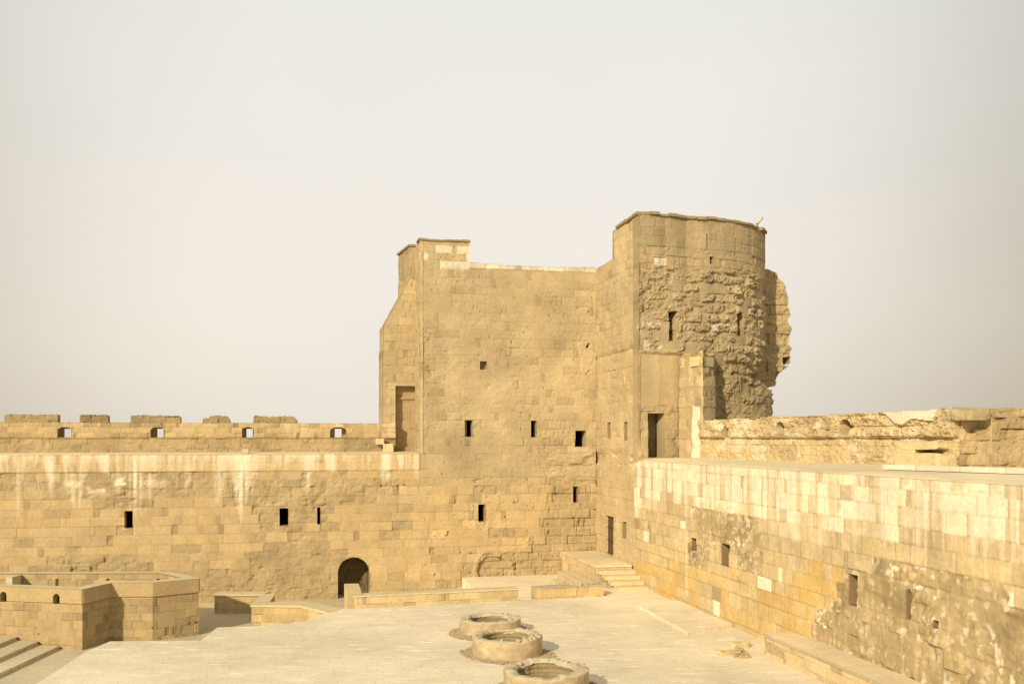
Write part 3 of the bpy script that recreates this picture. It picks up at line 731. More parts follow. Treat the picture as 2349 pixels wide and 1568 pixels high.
# --- floodlight on the turret
fl0 = mt(*t2(1742, 700)[:1], ztq+.05, -.15)
FL = thing('floodlight', 'small pale floodlight tilted on a bracket at the turret edge', 'floodlight', tuple(fl0))
def tube(name, p, q_, r, parent, mat, n=10, r2_=None):
    p, q_ = np.array(p, float), np.array(q_, float); ax = (q_-p)/np.linalg.norm(q_-p)
    e1_ = np.cross(ax, (0, 0, 1.0)); e1_ = np.array((1., 0, 0)) if np.linalg.norm(e1_) < .01 else e1_/np.linalg.norm(e1_); e2_ = np.cross(ax, e1_)
    t = np.arange(n)*2*math.pi/n; c = np.outer(np.cos(t), e1_)+np.outer(np.sin(t), e2_); r2_ = r2_ or r
    co = np.concatenate((p+c*r, q_+c*r2_, [p], [q_])); i = np.arange(n); k = (i+1) % n
    return rawmesh(name, co, np.stack((i, k, k+n, i+n), 1), parent, mat, None, np.ones(n, bool), np.concatenate((np.stack((k, i, np.full(n, 2*n)), 1), np.stack((i+n, k+n, np.full(n, 2*n+1)), 1))))
f = np.array(fl0)
tube('bracket', f, f+(.02, 0, .30), .03, FL, M_IRON); tube('arm', f+(-.16, 0, .34), f+(.05, 0, .28), .025, FL, M_LAMP)
tube('lamp_head', f+(.02, 0, .28), f+(.30, .05, .68), .075, FL, M_LAMP, 12, .10)

# ================================================================== SIDE (RIGHT) CURTAIN WALL
M_WINR = m_plain('shaded_window_lining', (.25, .175, .09), .5)  # dark colour over the sunlit jambs stands in for window shade
SW = thing('curtain_wall', 'lime-streaked pale stone wall along the right side of the courtyard, with small blind windows', 'wall', (*onR(22), 0))
winR = [rect(1584, 1233, 1597, 1262, rc), rect(1652, 1247, 1672, 1297, rc), rect(1944, 1317, 1965, 1388, rc), rect(2136, 1422, 2149, 1440, rc)]
bq = box_of(rect(2075, 1350, 2087, 1418, rc)); slitR = arch(*bq, 8)
B_N = 46.0
ea, ez = edges(winR+[slitR])
A = lines(B3-.02, B_N, .042, ea); Z = lines(-.25, WALK_R, .042, ez)
RO = [rpoly(p) for p in ([(1588, 1160), (1746, 1186), (1750, 1325), (1692, 1312), (1674, 1262), (1620, 1242), (1588, 1230)],
      [(1990, 1262), (2060, 1276), (2200, 1302), (2262, 1322), (2312, 1390), (2360, 1440), (2460, 1500), (2460, 1900), (2100, 1640), (1850, 1440), (1905, 1400), (1935, 1320), (1990, 1300)],
      [(1583, 1255), (1622, 1262), (1622, 1312), (1583, 1306)])]
def side_worn(ac, zc, r, aa, zz):
    n = (fbm(aa*.9, zz*.9, 0*aa, 4, 6)-.5)*.35
    w0 = inpoly(ac*.8+aa*.2, zc, RO[0]) | inpoly(ac*.7+aa*.3+n*2.0, zc*.85+zz*.15+n*.8, RO[1]) | inpoly(ac, zc, RO[2])
    return np.where(w0, 1.0, np.where(r > .985, .6, .0))
D, col, m, aa, zz, w = face(A, Z, 147, .56, .55, 1.25, side_worn, PLASTER*1.04, GREY*.96, .045, .10, .018)
ornz = rpoly([(1450, 1290), (1560, 1300), (1760, 1330), (1840, 1300), (1930, 1300), (1920, 1480), (1700, 1480), (1450, 1370)])
on = inpoly(m['ac'], m['zc']+(m['r3']-.5)*.5, ornz); orn = sst(.2, .6, vnoise(m['ac']*.7, m['zc']*.9, 0*aa, 9)*.5+m['r1']*.5)*on*(1-w)
col = lerp(col, ORANGE, orn*.85)
dz_ = WALK_R-m['zc']; reach_ = 2.3+.9*(vnoise(m['ac']*.25, 0*aa, 0*aa, 163)-.5)*2
wt = np.clip(1.42-dz_/reach_, 0, 1)
blk = sst(.40, .66, .26*m['r2']+.74*wt+.30*(fbm(aa*1.2, zz*.7, 0*aa, 4, 8)-.5))
strk = np.maximum(streaks(aa, zz, WALK_R+.8, 151, 3.6, 3.2), .8*streaks(aa, zz, WALK_R+1, 153, 3.0, 6.5))
drk = sst(.50, .62, .45*vnoise(aa*3.4, zz*.22, 0*aa, 156)+.35*vnoise(aa*10, zz*.35, 0*aa, 157)+.20*fbm(aa*5, zz*3, 0*aa, 4, 158))*np.where(m['r4'] > .25, 1, .25)
drk = np.maximum(drk, (m['w'] < .62)*(m['r2'] < .75)*.9)
wh = np.clip(np.maximum(blk*(1-.85*drk), strk*.9), 0, 1)*(1-w*.7)*np.clip(wt*1.5+.22, 0, 1)
col = lerp(col, WHITE*1.05, wh*.88)
sx = r2(1575, 1200)[0]; col = lerp(col, WHITE*.95, .7*np.clip(1-np.abs(aa-sx+.05*(vnoise(aa, zz, 0*aa, 3)-.5))/.17, 0, 1)*(zz > .5))
edge_ = np.abs(w-np.roll(w, 9, 1))+np.abs(w-np.roll(w, -9, 1))+np.abs(w-np.roll(w, 7, 0))+np.abs(w-np.roll(w, -7, 0))
col = col*(1-.24*np.clip(1-m['j']/.032, 0, 1)*(w < .5))[..., None]
flk = np.clip(sst(.56, .66, fbm(aa*3.6, zz*3.9, 0*aa, 5, 160))*(.25+.75*w)*sst(.30, .62, vnoise(aa*.6, zz*.6, 0*aa, 161))+.7*np.clip(edge_, 0, 1)*sst(.46, .58, fbm(aa*3.4, zz*4.2, 0*aa, 5, 162)), 0, 1)
col = lerp(col, PLASTER*1.15, flk*.8)
col = lerp(col, WHITE*.95, .8*sst(.63, .70, fbm(aa*4.4, zz*4.8, 0*aa, 5, 164))*(.2+.8*w))
soft = fbm(aa*.55, zz*.6, 0*aa, 4, 165); col = lerp(col, PLASTER*.9, w*.55*sst(.45, .65, soft)); col *= (1+.16*(fbm(aa*1.3, zz*1.6, 0*aa, 4, 166)-.5)*2)[..., None]
lone = (m['r3'] > .97) & (m['r1'] > .3) & (w < .5) & (zz < 4); col = np.where(lone[..., None], WHITE, col)
dkb = (m['r3'] < .03) & (w < .5) & (zz < 4.4); col = np.where(dkb[..., None], GREY*1.1, col)
foot = sst(.55, .0, zz-.1)*(aa > r2(1790, 1430)[0]); D += foot*(-.04+.08*(fbm(aa*1.2, zz, 0*aa, 3, 4)-.5)); col = lerp(col, GREY*1.15, foot*.7)
D += np.where((w > .5) & (zz < 2.2), (m['r1']-.5)*.07, 0)
cells = cut(np.ones((len(Z)-1, len(A)-1), bool), A, Z, winR+[slitR])
sheet('wall_face', A, Z, cells, wr, D, col, .5, SW, MAS)
for k, p in enumerate(winR): chamber('window', p, wr, (1.3, 1.4, 1.4, .6)[k], SW, M_WINR, .06, -.008)
chamber('loophole', slitR, wr, 1.0, SW, M_WINR, .06, -.006)
# walk on top and the ruined parapet beyond it
pp0, pp1 = np.array((9.98, 51.2)), np.array((16.44, 35.6)); pdv = (pp1-pp0)/np.linalg.norm(pp1-pp0)
far_ = [onR(B3, .06), onR(B_N, .06), onR(B_N, -14), (17.2, 37.5), (10.6, 53.4), (6.9, 53.3)]
far_ = [onR(B3-.03, -.05), onR(B_N, -.05), onR(B_N, -14), (25.0, 38.6), (17.4, 36.9), (11.0, 53.2), (7.6, 53.4)]
prism('walkway', far_, WALK_R-.12, 0, SW, M_DECK, [WALK_R+.012, WALK_R+.012, WALK_R+.12, WALK_R+.15, WALK_R+.14, WALK_R+.13, WALK_R+.12])
PR = thing('parapet_wall', 'crumbling stone parapet with blocked loopholes above the right wall walk', 'wall', (*pp0, WALK_R))
mpR, TP = outline_map([tuple(pp0), tuple(pp0+(pp1-pp0)*.5), tuple(pp1)])
def p2(px, py):
    r = (px-CX)/F; s = (r*pp0[1]-pp0[0])/(pdv[0]-r*pdv[1]); Y = pp0[1]+pdv[1]*s
    return s, EYE-(py-HY)/F*Y
zlp = p2(1800, 1002)[1]
lhR = [arch(p2(1661, 0)[0], p2(1677, 0)[0], zlp-.02, p2(1669, 975)[1], 8), arch(p2(1785, 0)[0], p2(1804, 0)[0], zlp, p2(1795, 967)[1], 8), arch(p2(1931, 0)[0], p2(1955, 0)[0], zlp, p2(1943, 960)[1], 8)]
ZT = [(1605, 966), (1700, 961), (1790, 957), (1800, 958), (1900, 952), (1950, 950), (2000, 947), (2100, 944), (2150, 938), (2205, 936)]
zx = [p2(x, y) for x, y in ZT]
A = lines(0, TP[-1], .04, edges(lhR)[0]); Z = lines(WALK_R+.1, 9.35, .04, [zlp])
D, col, m, aa, zz, w = face(A, Z, 171, .42, .6, 1.2, lambda ac, zc, r, x, z: np.where(zc > zlp, .95, .30+.6*(r > .6)), PLASTER*1.0, PLASTER*.92, .085, .20, .03)
lump = fbm(aa*2.2, zz*3.0, 0*aa, 5, 172)
upz = zz > zlp
D = D+.05*(fbm(aa*6, zz*7, 0*aa, 3, 179)-.5)*2+np.where(upz, .18-.09*(np.abs(fbm(aa*2.1, zz*3.5, 0*aa, 4, 178)-.5) < .022)+.18*(lump-.5)*2*sst(zlp+.2, zlp+.5, zz), 0)-.14*np.clip(1-np.abs(zz-zlp+.08)/.14, 0, 1)*sst(.3, .6, vnoise(aa*.9, 0*aa, 0*aa, 4))
col = lerp(col, WHITE*.88, sst(.55, .68, fbm(aa*1.5, zz*2, 0*aa, 4, 175))*.55)
wpt = [p2(x, y) for x, y in ((2030, 941), (2160, 936), (2148, 966), (2100, 960), (2078, 975), (2062, 970))]
wm_ = inpoly(aa, zz, wpt); col = np.where(wm_[..., None], WHITE*.82, col); D = np.where(wm_, .24, D)
ca, cz = centres(A, Z)
tz = np.interp(ca, [p[0] for p in zx], [p[1] for p in zx])+.09*(fbm(ca*1.6, 0*ca, 0*ca, 4, 177)-.5)*2
sheet('wall_face', A, Z, cut(cz < tz, A, Z, lhR), mpR, D, col, 1.0, PR, MAS, True, False)
for p in lhR: chamber('loophole', p, mpR, .62, PR, m_plain('loophole_block', tuple(OLD*1.05)), .3)
# the massive pier where the parapet turns towards the viewer
PI_ = thing('ruined_pier', 'massive rough masonry pier at the right end of the parapet', 'wall', (*pp1, WALK_R))
mpP, TQ = outline_map([tuple(pp1+(.0, .5)), tuple(pp1+(.06, -.12)), tuple(pp1+U*6+(0, -.25)), tuple(pp1+U*12+(0, -.6))], False)
A = lines(0, TQ[-1], .045); Z = lines(WALK_R+.1, 9.4, .04)
D, col, m, aa, zz, w = face(A, Z, 181, .47, .7, 1.4, lambda ac, zc, r, x, z: .75+.25*(r > .4), OLD*1.1, OLD*1.05, .09, .2, .05)
D += (m['r1']-.5)*.10; D -= .30*sst(.62, .72, vnoise(aa*.9, zz*1.8, 0*aa, 185))*sst(.55, .8, m['r2'])
ca, cz = centres(A, Z)
tz = np.interp(ca, [0, 1.2, 2.2, 4, 12], [9.05, 9.0, 9.02, 9.06, 9.05])+.07*(fbm(ca*1.9, 0*ca, 0*ca, 4, 187)-.5)*2
sheet('wall_face', A, Z, cz < tz, mpP, D, col, 1.2, PI_, MAS, True, False)
q = mpP(.9, 0, .18); stone('overhanging_block', q[0], q[1], 8.60, 1.15, .75, .38, ANG+.35, PI_, m_plain('overhang_stone', (.43, .345, .2), .8), .2, 4, 31)
q = mpP(4.4, 0, .15); stone('protruding_block', q[0], q[1], 7.35, 1.5, .7, .32, ANG, PI_, M_BLOCK, .08, 3, 33)
# fallen masonry in the angle: lower and upper broken course
def ontop(px, py, z): return ground(px, py, z)
zw = WALK_R+.13
x_, y_ = p2(2150, 1060)[0], 0
q = mpR(p2(2140, 0)[0], 0, .45); tag(stone('stone_block', q[0], q[1], zw, 2.3, .9, .50, math.atan2(pdv[1], pdv[0])+math.pi, None, M_BLOCK, .07, 4, 41), 'long low block at the parapet foot, under a broken slab', 'stone block')
q = mpR(p2(2132, 0)[0], 0, .30)
SB = stone('stone_slab', q[0], q[1], zw+.64, 2.0, .75, .30, math.atan2(pdv[1], pdv[0])+math.pi, None, M_BLOCK, .14, 4, 43); tag(SB, 'broken slab lying on the long low block at the parapet foot', 'stone slab')
# kerb along the rear of the walk
k0, k1 = ground(2030, 1074, zw), ground(2420, 1087, zw)
kd = np.array(k1)-np.array(k0); kl = np.linalg.norm(kd); kd /= kl; kn = np.array((kd[1], -kd[0]))
q = mpR(p2(2105, 0)[0], 0, .32); tag(stone('stone_block', q[0], q[1], zw+.48, .9, .7, .22, math.atan2(pdv[1], pdv[0])+math.pi, None, M_BLOCK, .06, 3, 47), 'small rough block wedged under the left end of the broken slab', 'stone block')
KB = thing('kerb', 'row of pale kerb stones along the rear of the right wall walk', 'kerb', (*k0, zw))
pos_ = 0
for k in range(9):
    L = rng.uniform(.9, 1.7); p = np.array(k0)+kd*(pos_+L/2); pos_ += L+.015
    if pos_ > kl+2: break
    stone('kerb_stone', p[0], p[1], zw-.02, L, .32, .17, math.atan2(kd[1], kd[0]), KB, m_plain('kerb_limestone', tuple(WHITE*rng.uniform(.72, .95)), .2), .012, 2, k+50)

# ================================================================== MASONRY PRISMS (low walls, landing, bench, enclosure)
def offs(poly, d):
    """inward offset of a counter-clockwise polygon"""
    n = len(poly); P = np.array(poly); r = []
    for i in range(n):
        a, b_, c = P[i-1], P[i], P[(i+1) % n]
        n1 = np.array((-(b_-a)[1], (b_-a)[0])); n1 /= np.linalg.norm(n1); n2 = np.array((-(c-b_)[1], (c-b_)[0])); n2 /= np.linalg.norm(n2)
        k = (n1+n2)/(1+n1@n2); r.append(tuple(b_+k*d))
    return r
def wallring(name, pts, z0, z1, parent, seed, hc, lm, lx, base, cap=.0, step=.045, closed=True, worn=.1, ztop=None, holes=(), inward=False, alt=None, amp=.03, groove=.02):
    """masonry faces round a polygon (counter-clockwise seen from above)"""
    P = list(pts)
    if closed: P = P+[P[0]]
    mp, T = outline_map(P, False)
    A = lines(0, T[-1], step, list(T[1:-1])+edges(holes)[0]); Z = lines(z0, z1, step, edges(holes)[1])
    D, col, m, aa, zz, w = face(A, Z, seed, hc, lm, lx, lambda ac, zc, r, x, z: np.where(r > 1-worn, .8, .12), base, (alt if alt is not None else base*.85), amp, .06, groove)
    if cap: 
        cp = zz > z1-cap; D = np.where(cp, .06, D)
        D = np.where(np.abs(zz-(z1-cap)) < .025, -.03, D); col = np.where(cp[..., None], base*1.04*(1+(fbm(aa*1.1, zz*3, 0*aa, 4, seed)-.5)*.2)[..., None], col)
    for t in T[1:-1]: D = np.where(np.abs(aa-t) < 1e-3, np.minimum(np.maximum(D, .0), .06 if cap else .004), D)
    cells = cut(np.ones((len(Z)-1, len(A)-1), bool), A, Z, holes)
    return sheet(name, A, Z, cells, mp, D, col, .28 if holes else .05, parent, MAS, smooth=False), mp, T

# enclosure, bottom left
EZ = 1.24
eo = [(-27.6, 44.9), (-23.2, 43.85), (-19.1, 43.0), (-18.65, 44.95), (-16.7, 44.95), (-15.0, 46.35), (-17.2, 48.6), (-26.5, 48.45), (-28.5, 47.0)]
EN = thing('stone_enclosure', 'angular roofless stone enclosure with thick coping and small arched loopholes, left foreground', 'enclosure', (-21, 46, COURT))
mtmp, TE = outline_map(eo+[eo[0]], False)
def e2(px, seg):
    s = np.linspace(TE[seg], TE[seg+1], 4000); p = mtmp(s, 0*s, 0*s); return s[np.argmin(np.abs(p[:, 0]/p[:, 1]-(px-CX)/F))]
ehol = []
for x in (9.5, 131, ):
    s = e2(x, 1) if x > 0 else 0; ehol.append(arch(s-.17, s+.17, EZ-.70, EZ-.22, 8))
# small drain holes
for x_, y_, seg in ((88, 1466, 1), (262, 1470, 2), (360, 1467, 3), (482, 1463, 4)):
    s_ = e2(x_, seg); zq_ = COURT+.62; p_ = [(s_-.035, zq_-.035), (s_+.035, zq_-.035), (s_+.035, zq_+.035), (s_-.035, zq_+.035)]; ehol.append(p_)
_, mE, _ = wallring('outer_wall', eo, COURT, EZ, EN, 201, .36, .45, .8, ASH*.84, .68, .04, True, .05, holes=ehol, amp=.012, groove=.009)
for k_, p in enumerate(ehol): chamber('loophole' if k_ < 2 else 'drain_hole', p, mE, .55, EN, M_DARK, .2)
ei = offs(eo, .62)
n = len(eo); co = [(p[0], p[1], EZ+.012) for p in offs(eo, -.075)]+[(p[0], p[1], EZ+.012) for p in offs(ei, -.03)]
i = np.arange(n); k = (i+1) % n
# coping as real stones along each side
rawmesh('coping', co, np.stack((i, k, k+n, i+n), 1), EN, M_CAP)
wallring('inner_wall', ei[::-1], COURT, EZ-.012, EN, 203, .36, .45, .8, ASH*.95, 0, .06)
q0, q1 = np.array(ei[6]), np.array(ei[7]); dq_ = (q1-q0)/np.linalg.norm(q1-q0)
for px in (129, 245, 361):
    for s in np.linspace(0, 12, 1500):
        p = q0+dq_*s
        if abs(p[0]/p[1]-(px-CX)/F) < .0008: break
    prism('slit', [tuple(p+dq_*.07+(0, .05)), tuple(p+dq_*.07-(0, .012)), tuple(p-dq_*.07-(0, .012)), tuple(p-dq_*.07+(0, .05))][::-1], EZ-1.0, EZ-.24, EN, M_DARK)
pn = ground(38, 1330, EZ-.4); yb = ei[7][1]
prism('niche_pier', [(-24.55, yb-.9), (-24.25, yb-.9), (-24.25, yb), (-24.55, yb)], COURT, EZ-.03, EN, M_CAP)
# stairs in front of it
ST = thing('stairs', 'three broad low stone steps at the bottom left beside the enclosure', 'stairs', (-21, 41, COURT))
for k, (x, z) in enumerate(((-20.2, COURT+.16), (-21.25, COURT+.32), (-22.3, COURT+.48))):
    y1 = 43.15+(-20.2-x)*.215
    prism('step', [(x-1.3, 33), (x+.06, 33), (x, y1-.02), (x-1.3, y1+.24)], COURT, z, ST, M_COURT, rough=.015)
# low walls, left of the arched doorway
def lowwall(thing_, pts, z0, z1, seed, hc=.36, cap_mat=M_CAP, lip=.05, worn=.1, base=ASH*1.1, ct=.10):
    wallring('wall_face', pts, z0, z1-ct, thing_, seed, hc, .45, .85, base, 0, .045, True, worn)
    return prism('coping', offs(pts, -lip), z1-ct, z1, thing_, cap_mat, rough=.02)
LA = thing('low_wall', 'low L-shaped stone wall with flat coping close to the enclosure, farther from the plaza edge', 'low wall', (-13.5, 52.4, COURT))
zA = -.42
a0 = ground(492, 1362, zA); a1 = ground(600, 1362, zA)
LAp = [a0, a1, (a1[0]+.1, a1[1]+.75), (a0[0], a0[1]+.7)]
aN = np.array(ground(577, 1386, zA)); aF = np.array(ground(604, 1361, zA)); aFr = np.array(ground(632, 1358, zA)); aNr = np.array(ground(606, 1383, zA))
lowwall(LA, [a0, tuple(aF), (aF[0]+.1, aF[1]+.85), (a0[0]+.05, a0[1]+.85)], COURT, zA, 211, .34)
LB = thing('low_wall', 'low angled stone wall running out to the plaza edge, nearer than the L-shaped one', 'low wall', (-11.5, 48.5, COURT))
c1 = np.array(ground(690, 1387, zA)); d1 = np.array(ground(768, 1407, zA)); d2 = np.array(ground(800, 1397, zA)); c2 = np.array(ground(672, 1378, zA))
lowwall(LB, [tuple(aN), tuple(c1), tuple(d1), tuple(d2), tuple(np.array(ground(700, 1378, zA))), tuple(aNr+(0.1, .45)), tuple(aFr-(0, .15)), tuple(aF-(0, .15))], COURT, zA-.01, 213, .34)
# long low wall at the plaza edge, two lengths, with its end slab
ln = np.array((-ed[1], ed[0]))
def along(s, t): return tuple(e0+ed*s+ln*t)
def slen(px):
    r = (px-CX)/F; return (r*e0[1]-e0[0])/(ed[0]-r*ed[1])
LC = thing('low_wall', 'long low stone wall at the plaza edge with a raised slab at its left end', 'low wall', (*along(4, .3), 0))
s1 = slen(1190)
lowwall(LC, [along(.45, .06), along(s1, .06), along(s1, .75), along(.45, .75)], -.3, .60, 221, .36, M_CAP, .03, .2, PLASTER*1.02, .07)
prism('end_slab', [ground(797, 1364, .66), ground(830, 1360, .66), ground(823, 1337, .66), ground(789.5, 1338, .66)], COURT, .66, LC, M_BLOCK, rough=.02)
LD = thing('low_wall', 'shorter low stone wall with a broken top between the gap and the landing steps', 'low wall', (*along(12, .3), 0))
s2, s3 = slen(1230), slen(1386)
lowwall(LD, [along(s2, .06), along(s3, .06), along(s3, .8), along(s2, .8)], -.3, .58, 223, .40, M_MORTAR, .01, .3, ASH*1.12, .05)
# raised paving slab at the wall foot behind it
g0, g1 = ground(1050, 1352, -.46), ground(1052, 1340, -.46)
q_ = f2(1060, 1330)[0]
RS = prism('stone_slab', [onF(q_, .03), onF(q_+.1, 6.2), tuple(np.array(along(s1+.05, .82))), tuple(np.array(along(s3+3, .82))), onF(-.01, .03)][::1], COURT, -.42, None, M_PLAZA, rough=.02); tag(RS, 'raised paved ledge at the foot of the tower behind the low walls', 'paved ledge')
# landing with steps by the barred gate
LG = thing('stone_landing', 'raised stone landing with five steps leading up to the barred gate in the corner', 'landing', (*onR(4, 1), 0))
WL = 2.15
def lp(b_, t): return onR(b_, t)
bl = 6.95
wallring('wall_face', [lp(.03, WL), lp(bl, WL), lp(bl, .03), lp(.03, .03)], -.5, .90, LG, 231, .4, .5, 1.0, PLASTER*1.08)
prism('deck', [lp(.03, WL+.04), lp(bl+.05, WL+.04), lp(bl+.05, .02), lp(.03, .02)], .90, .985, LG, M_DECK, rough=.015)
for k in range(4):
    z = .785-.197*k; b0 = bl+.055+.66*k
    prism('step', [lp(bl+.05, WL-.05-.18*k), lp(b0+.66, WL-.05-.12*k), lp(b0+.66, .02-.0), lp(bl+.05, .02)], -.1 if k == 3 else z-.2, z, LG, M_CAP, rough=.02)
LE = thing('low_wall', 'short stub of low wall against the side of the landing', 'low wall', (*onR(5.5, 2.8), -.4))
wallring('wall_face', [lp(2.6, WL+.95), lp(8.0, WL+.95), lp(8.0, WL+.10), lp(2.6, WL+.10)], -.5, .08, LE, 233, .4, .5, .9, PLASTER)
prism('coping', [lp(2.58, WL+.97), lp(8.02, WL+.97), lp(8.02, WL+.09), lp(2.58, WL+.09)], .08, .16, LE, M_CAP, rough=.02)
q = ground(1278, 1337, .45); tag(stone('stone_block', q[0], q[1], .16, .62, .55, .46, .3, None, M_BLOCK, .05, 3, 61), 'loose squared pale block on the stub of low wall beside the landing', 'stone block')
# rubble on top of the shorter low wall
for k in range(7):
    s = s2+1.6+rng.random()*(s3-s2-2.0); p = along(s, .25+rng.random()*.4)
    tag(stone('rubble_stone', p[0], p[1], .57, rng.uniform(.12, .3), rng.uniform(.1, .2), rng.uniform(.05, .12), rng.random()*3, None, M_MORTAR, .03, 1, 70+k), 'small chip of rubble lying on top of the shorter low wall', 'rubble', 'rubble chips on the low wall')
# low slab beside the right wall
sl_ = [ground(1464, 1388, .1), ground(1582, 1451, .1), ground(1682, 1441, .1), ground(1552, 1374, .1)]
sl_ = [sl_[0], sl_[1], onR(r2(1682, 1441)[0], .02), onR(r2(1552, 1374)[0], .02)]
SLB = prism('stone_slab', sl_, -.05, .12, None, M_PLAZA, rough=.025); tag(SLB, 'thin paved slab on the plaza at the foot of the right wall', 'stone slab')
# bench platform bottom right
BN = thing('stone_bench', 'long raised stone platform along the foot of the right wall, bottom right', 'platform', (*onR(33, .6), 0))
b0 = r2(1806, 1429)[0]-1.2
b0 = 24.9
wallring('wall_face', [lp(b0, 1.16), lp(B_N, 1.16), lp(B_N, .02), lp(b0, .02)], -.1, .69, BN, 241, .36, .6, 1.2, PLASTER*1.14, 0, .035, True, .25, alt=PLASTER*.85, amp=.06)
prism('deck', [lp(b0-.03, 1.2), lp(B_N, 1.2), lp(B_N, .02), lp(b0-.03, .02)], .69, .80, BN, M_DECK, rough=.025)
M_RUB = m_plain('broken_stone', (.44, .34, .195), .6, 9)
# rubble at its far end
for k, (px, py, sx, sy, sz, lb) in enumerate(((1668, 1497, .95, .55, .13, 'flat pale slab of rubble on the plaza before the long platform'), (1698, 1484, .8, .38, .24, 'low squared rubble block behind the flat slab by the long platform'))):
    p = ground(px, py); tag(stone('rubble_block', p[0], p[1], -.02, sx, sy, sz, ANG+rng.uniform(-.2, .2), None, M_BLOCK, .11, 4, 80+k), lb, 'rubble')
for k in range(14):
    p = ground(rng.gauss(1692, 13), rng.gauss(1501, 5)); tag(stone('rubble_stone', p[0], p[1], -.01, rng.uniform(.14, .38), rng.uniform(.12, .26), rng.uniform(.08, .2), rng.random()*3, None, M_RUB, .07, 2, 180+k), 'small broken brown stone in the heap at the end of the long platform', 'rubble', 'broken stones heaped by the long platform')
# two loose stones in the lower court
for k, (px, py, lb) in enumerate(((648, 1386, 'loose flat stone on the lower court beside the farther low wall'), (590, 1409, 'loose dark stone on the lower court in the shade of the enclosure'))):
    p = ground(px-60*(k == 0), py+16*(k == 0), COURT); tag(stone('loose_stone', p[0], p[1], COURT, .42, .28, .15, .4*k, None, M_MORTAR, .05, 2, 90+k), lb, 'stone')

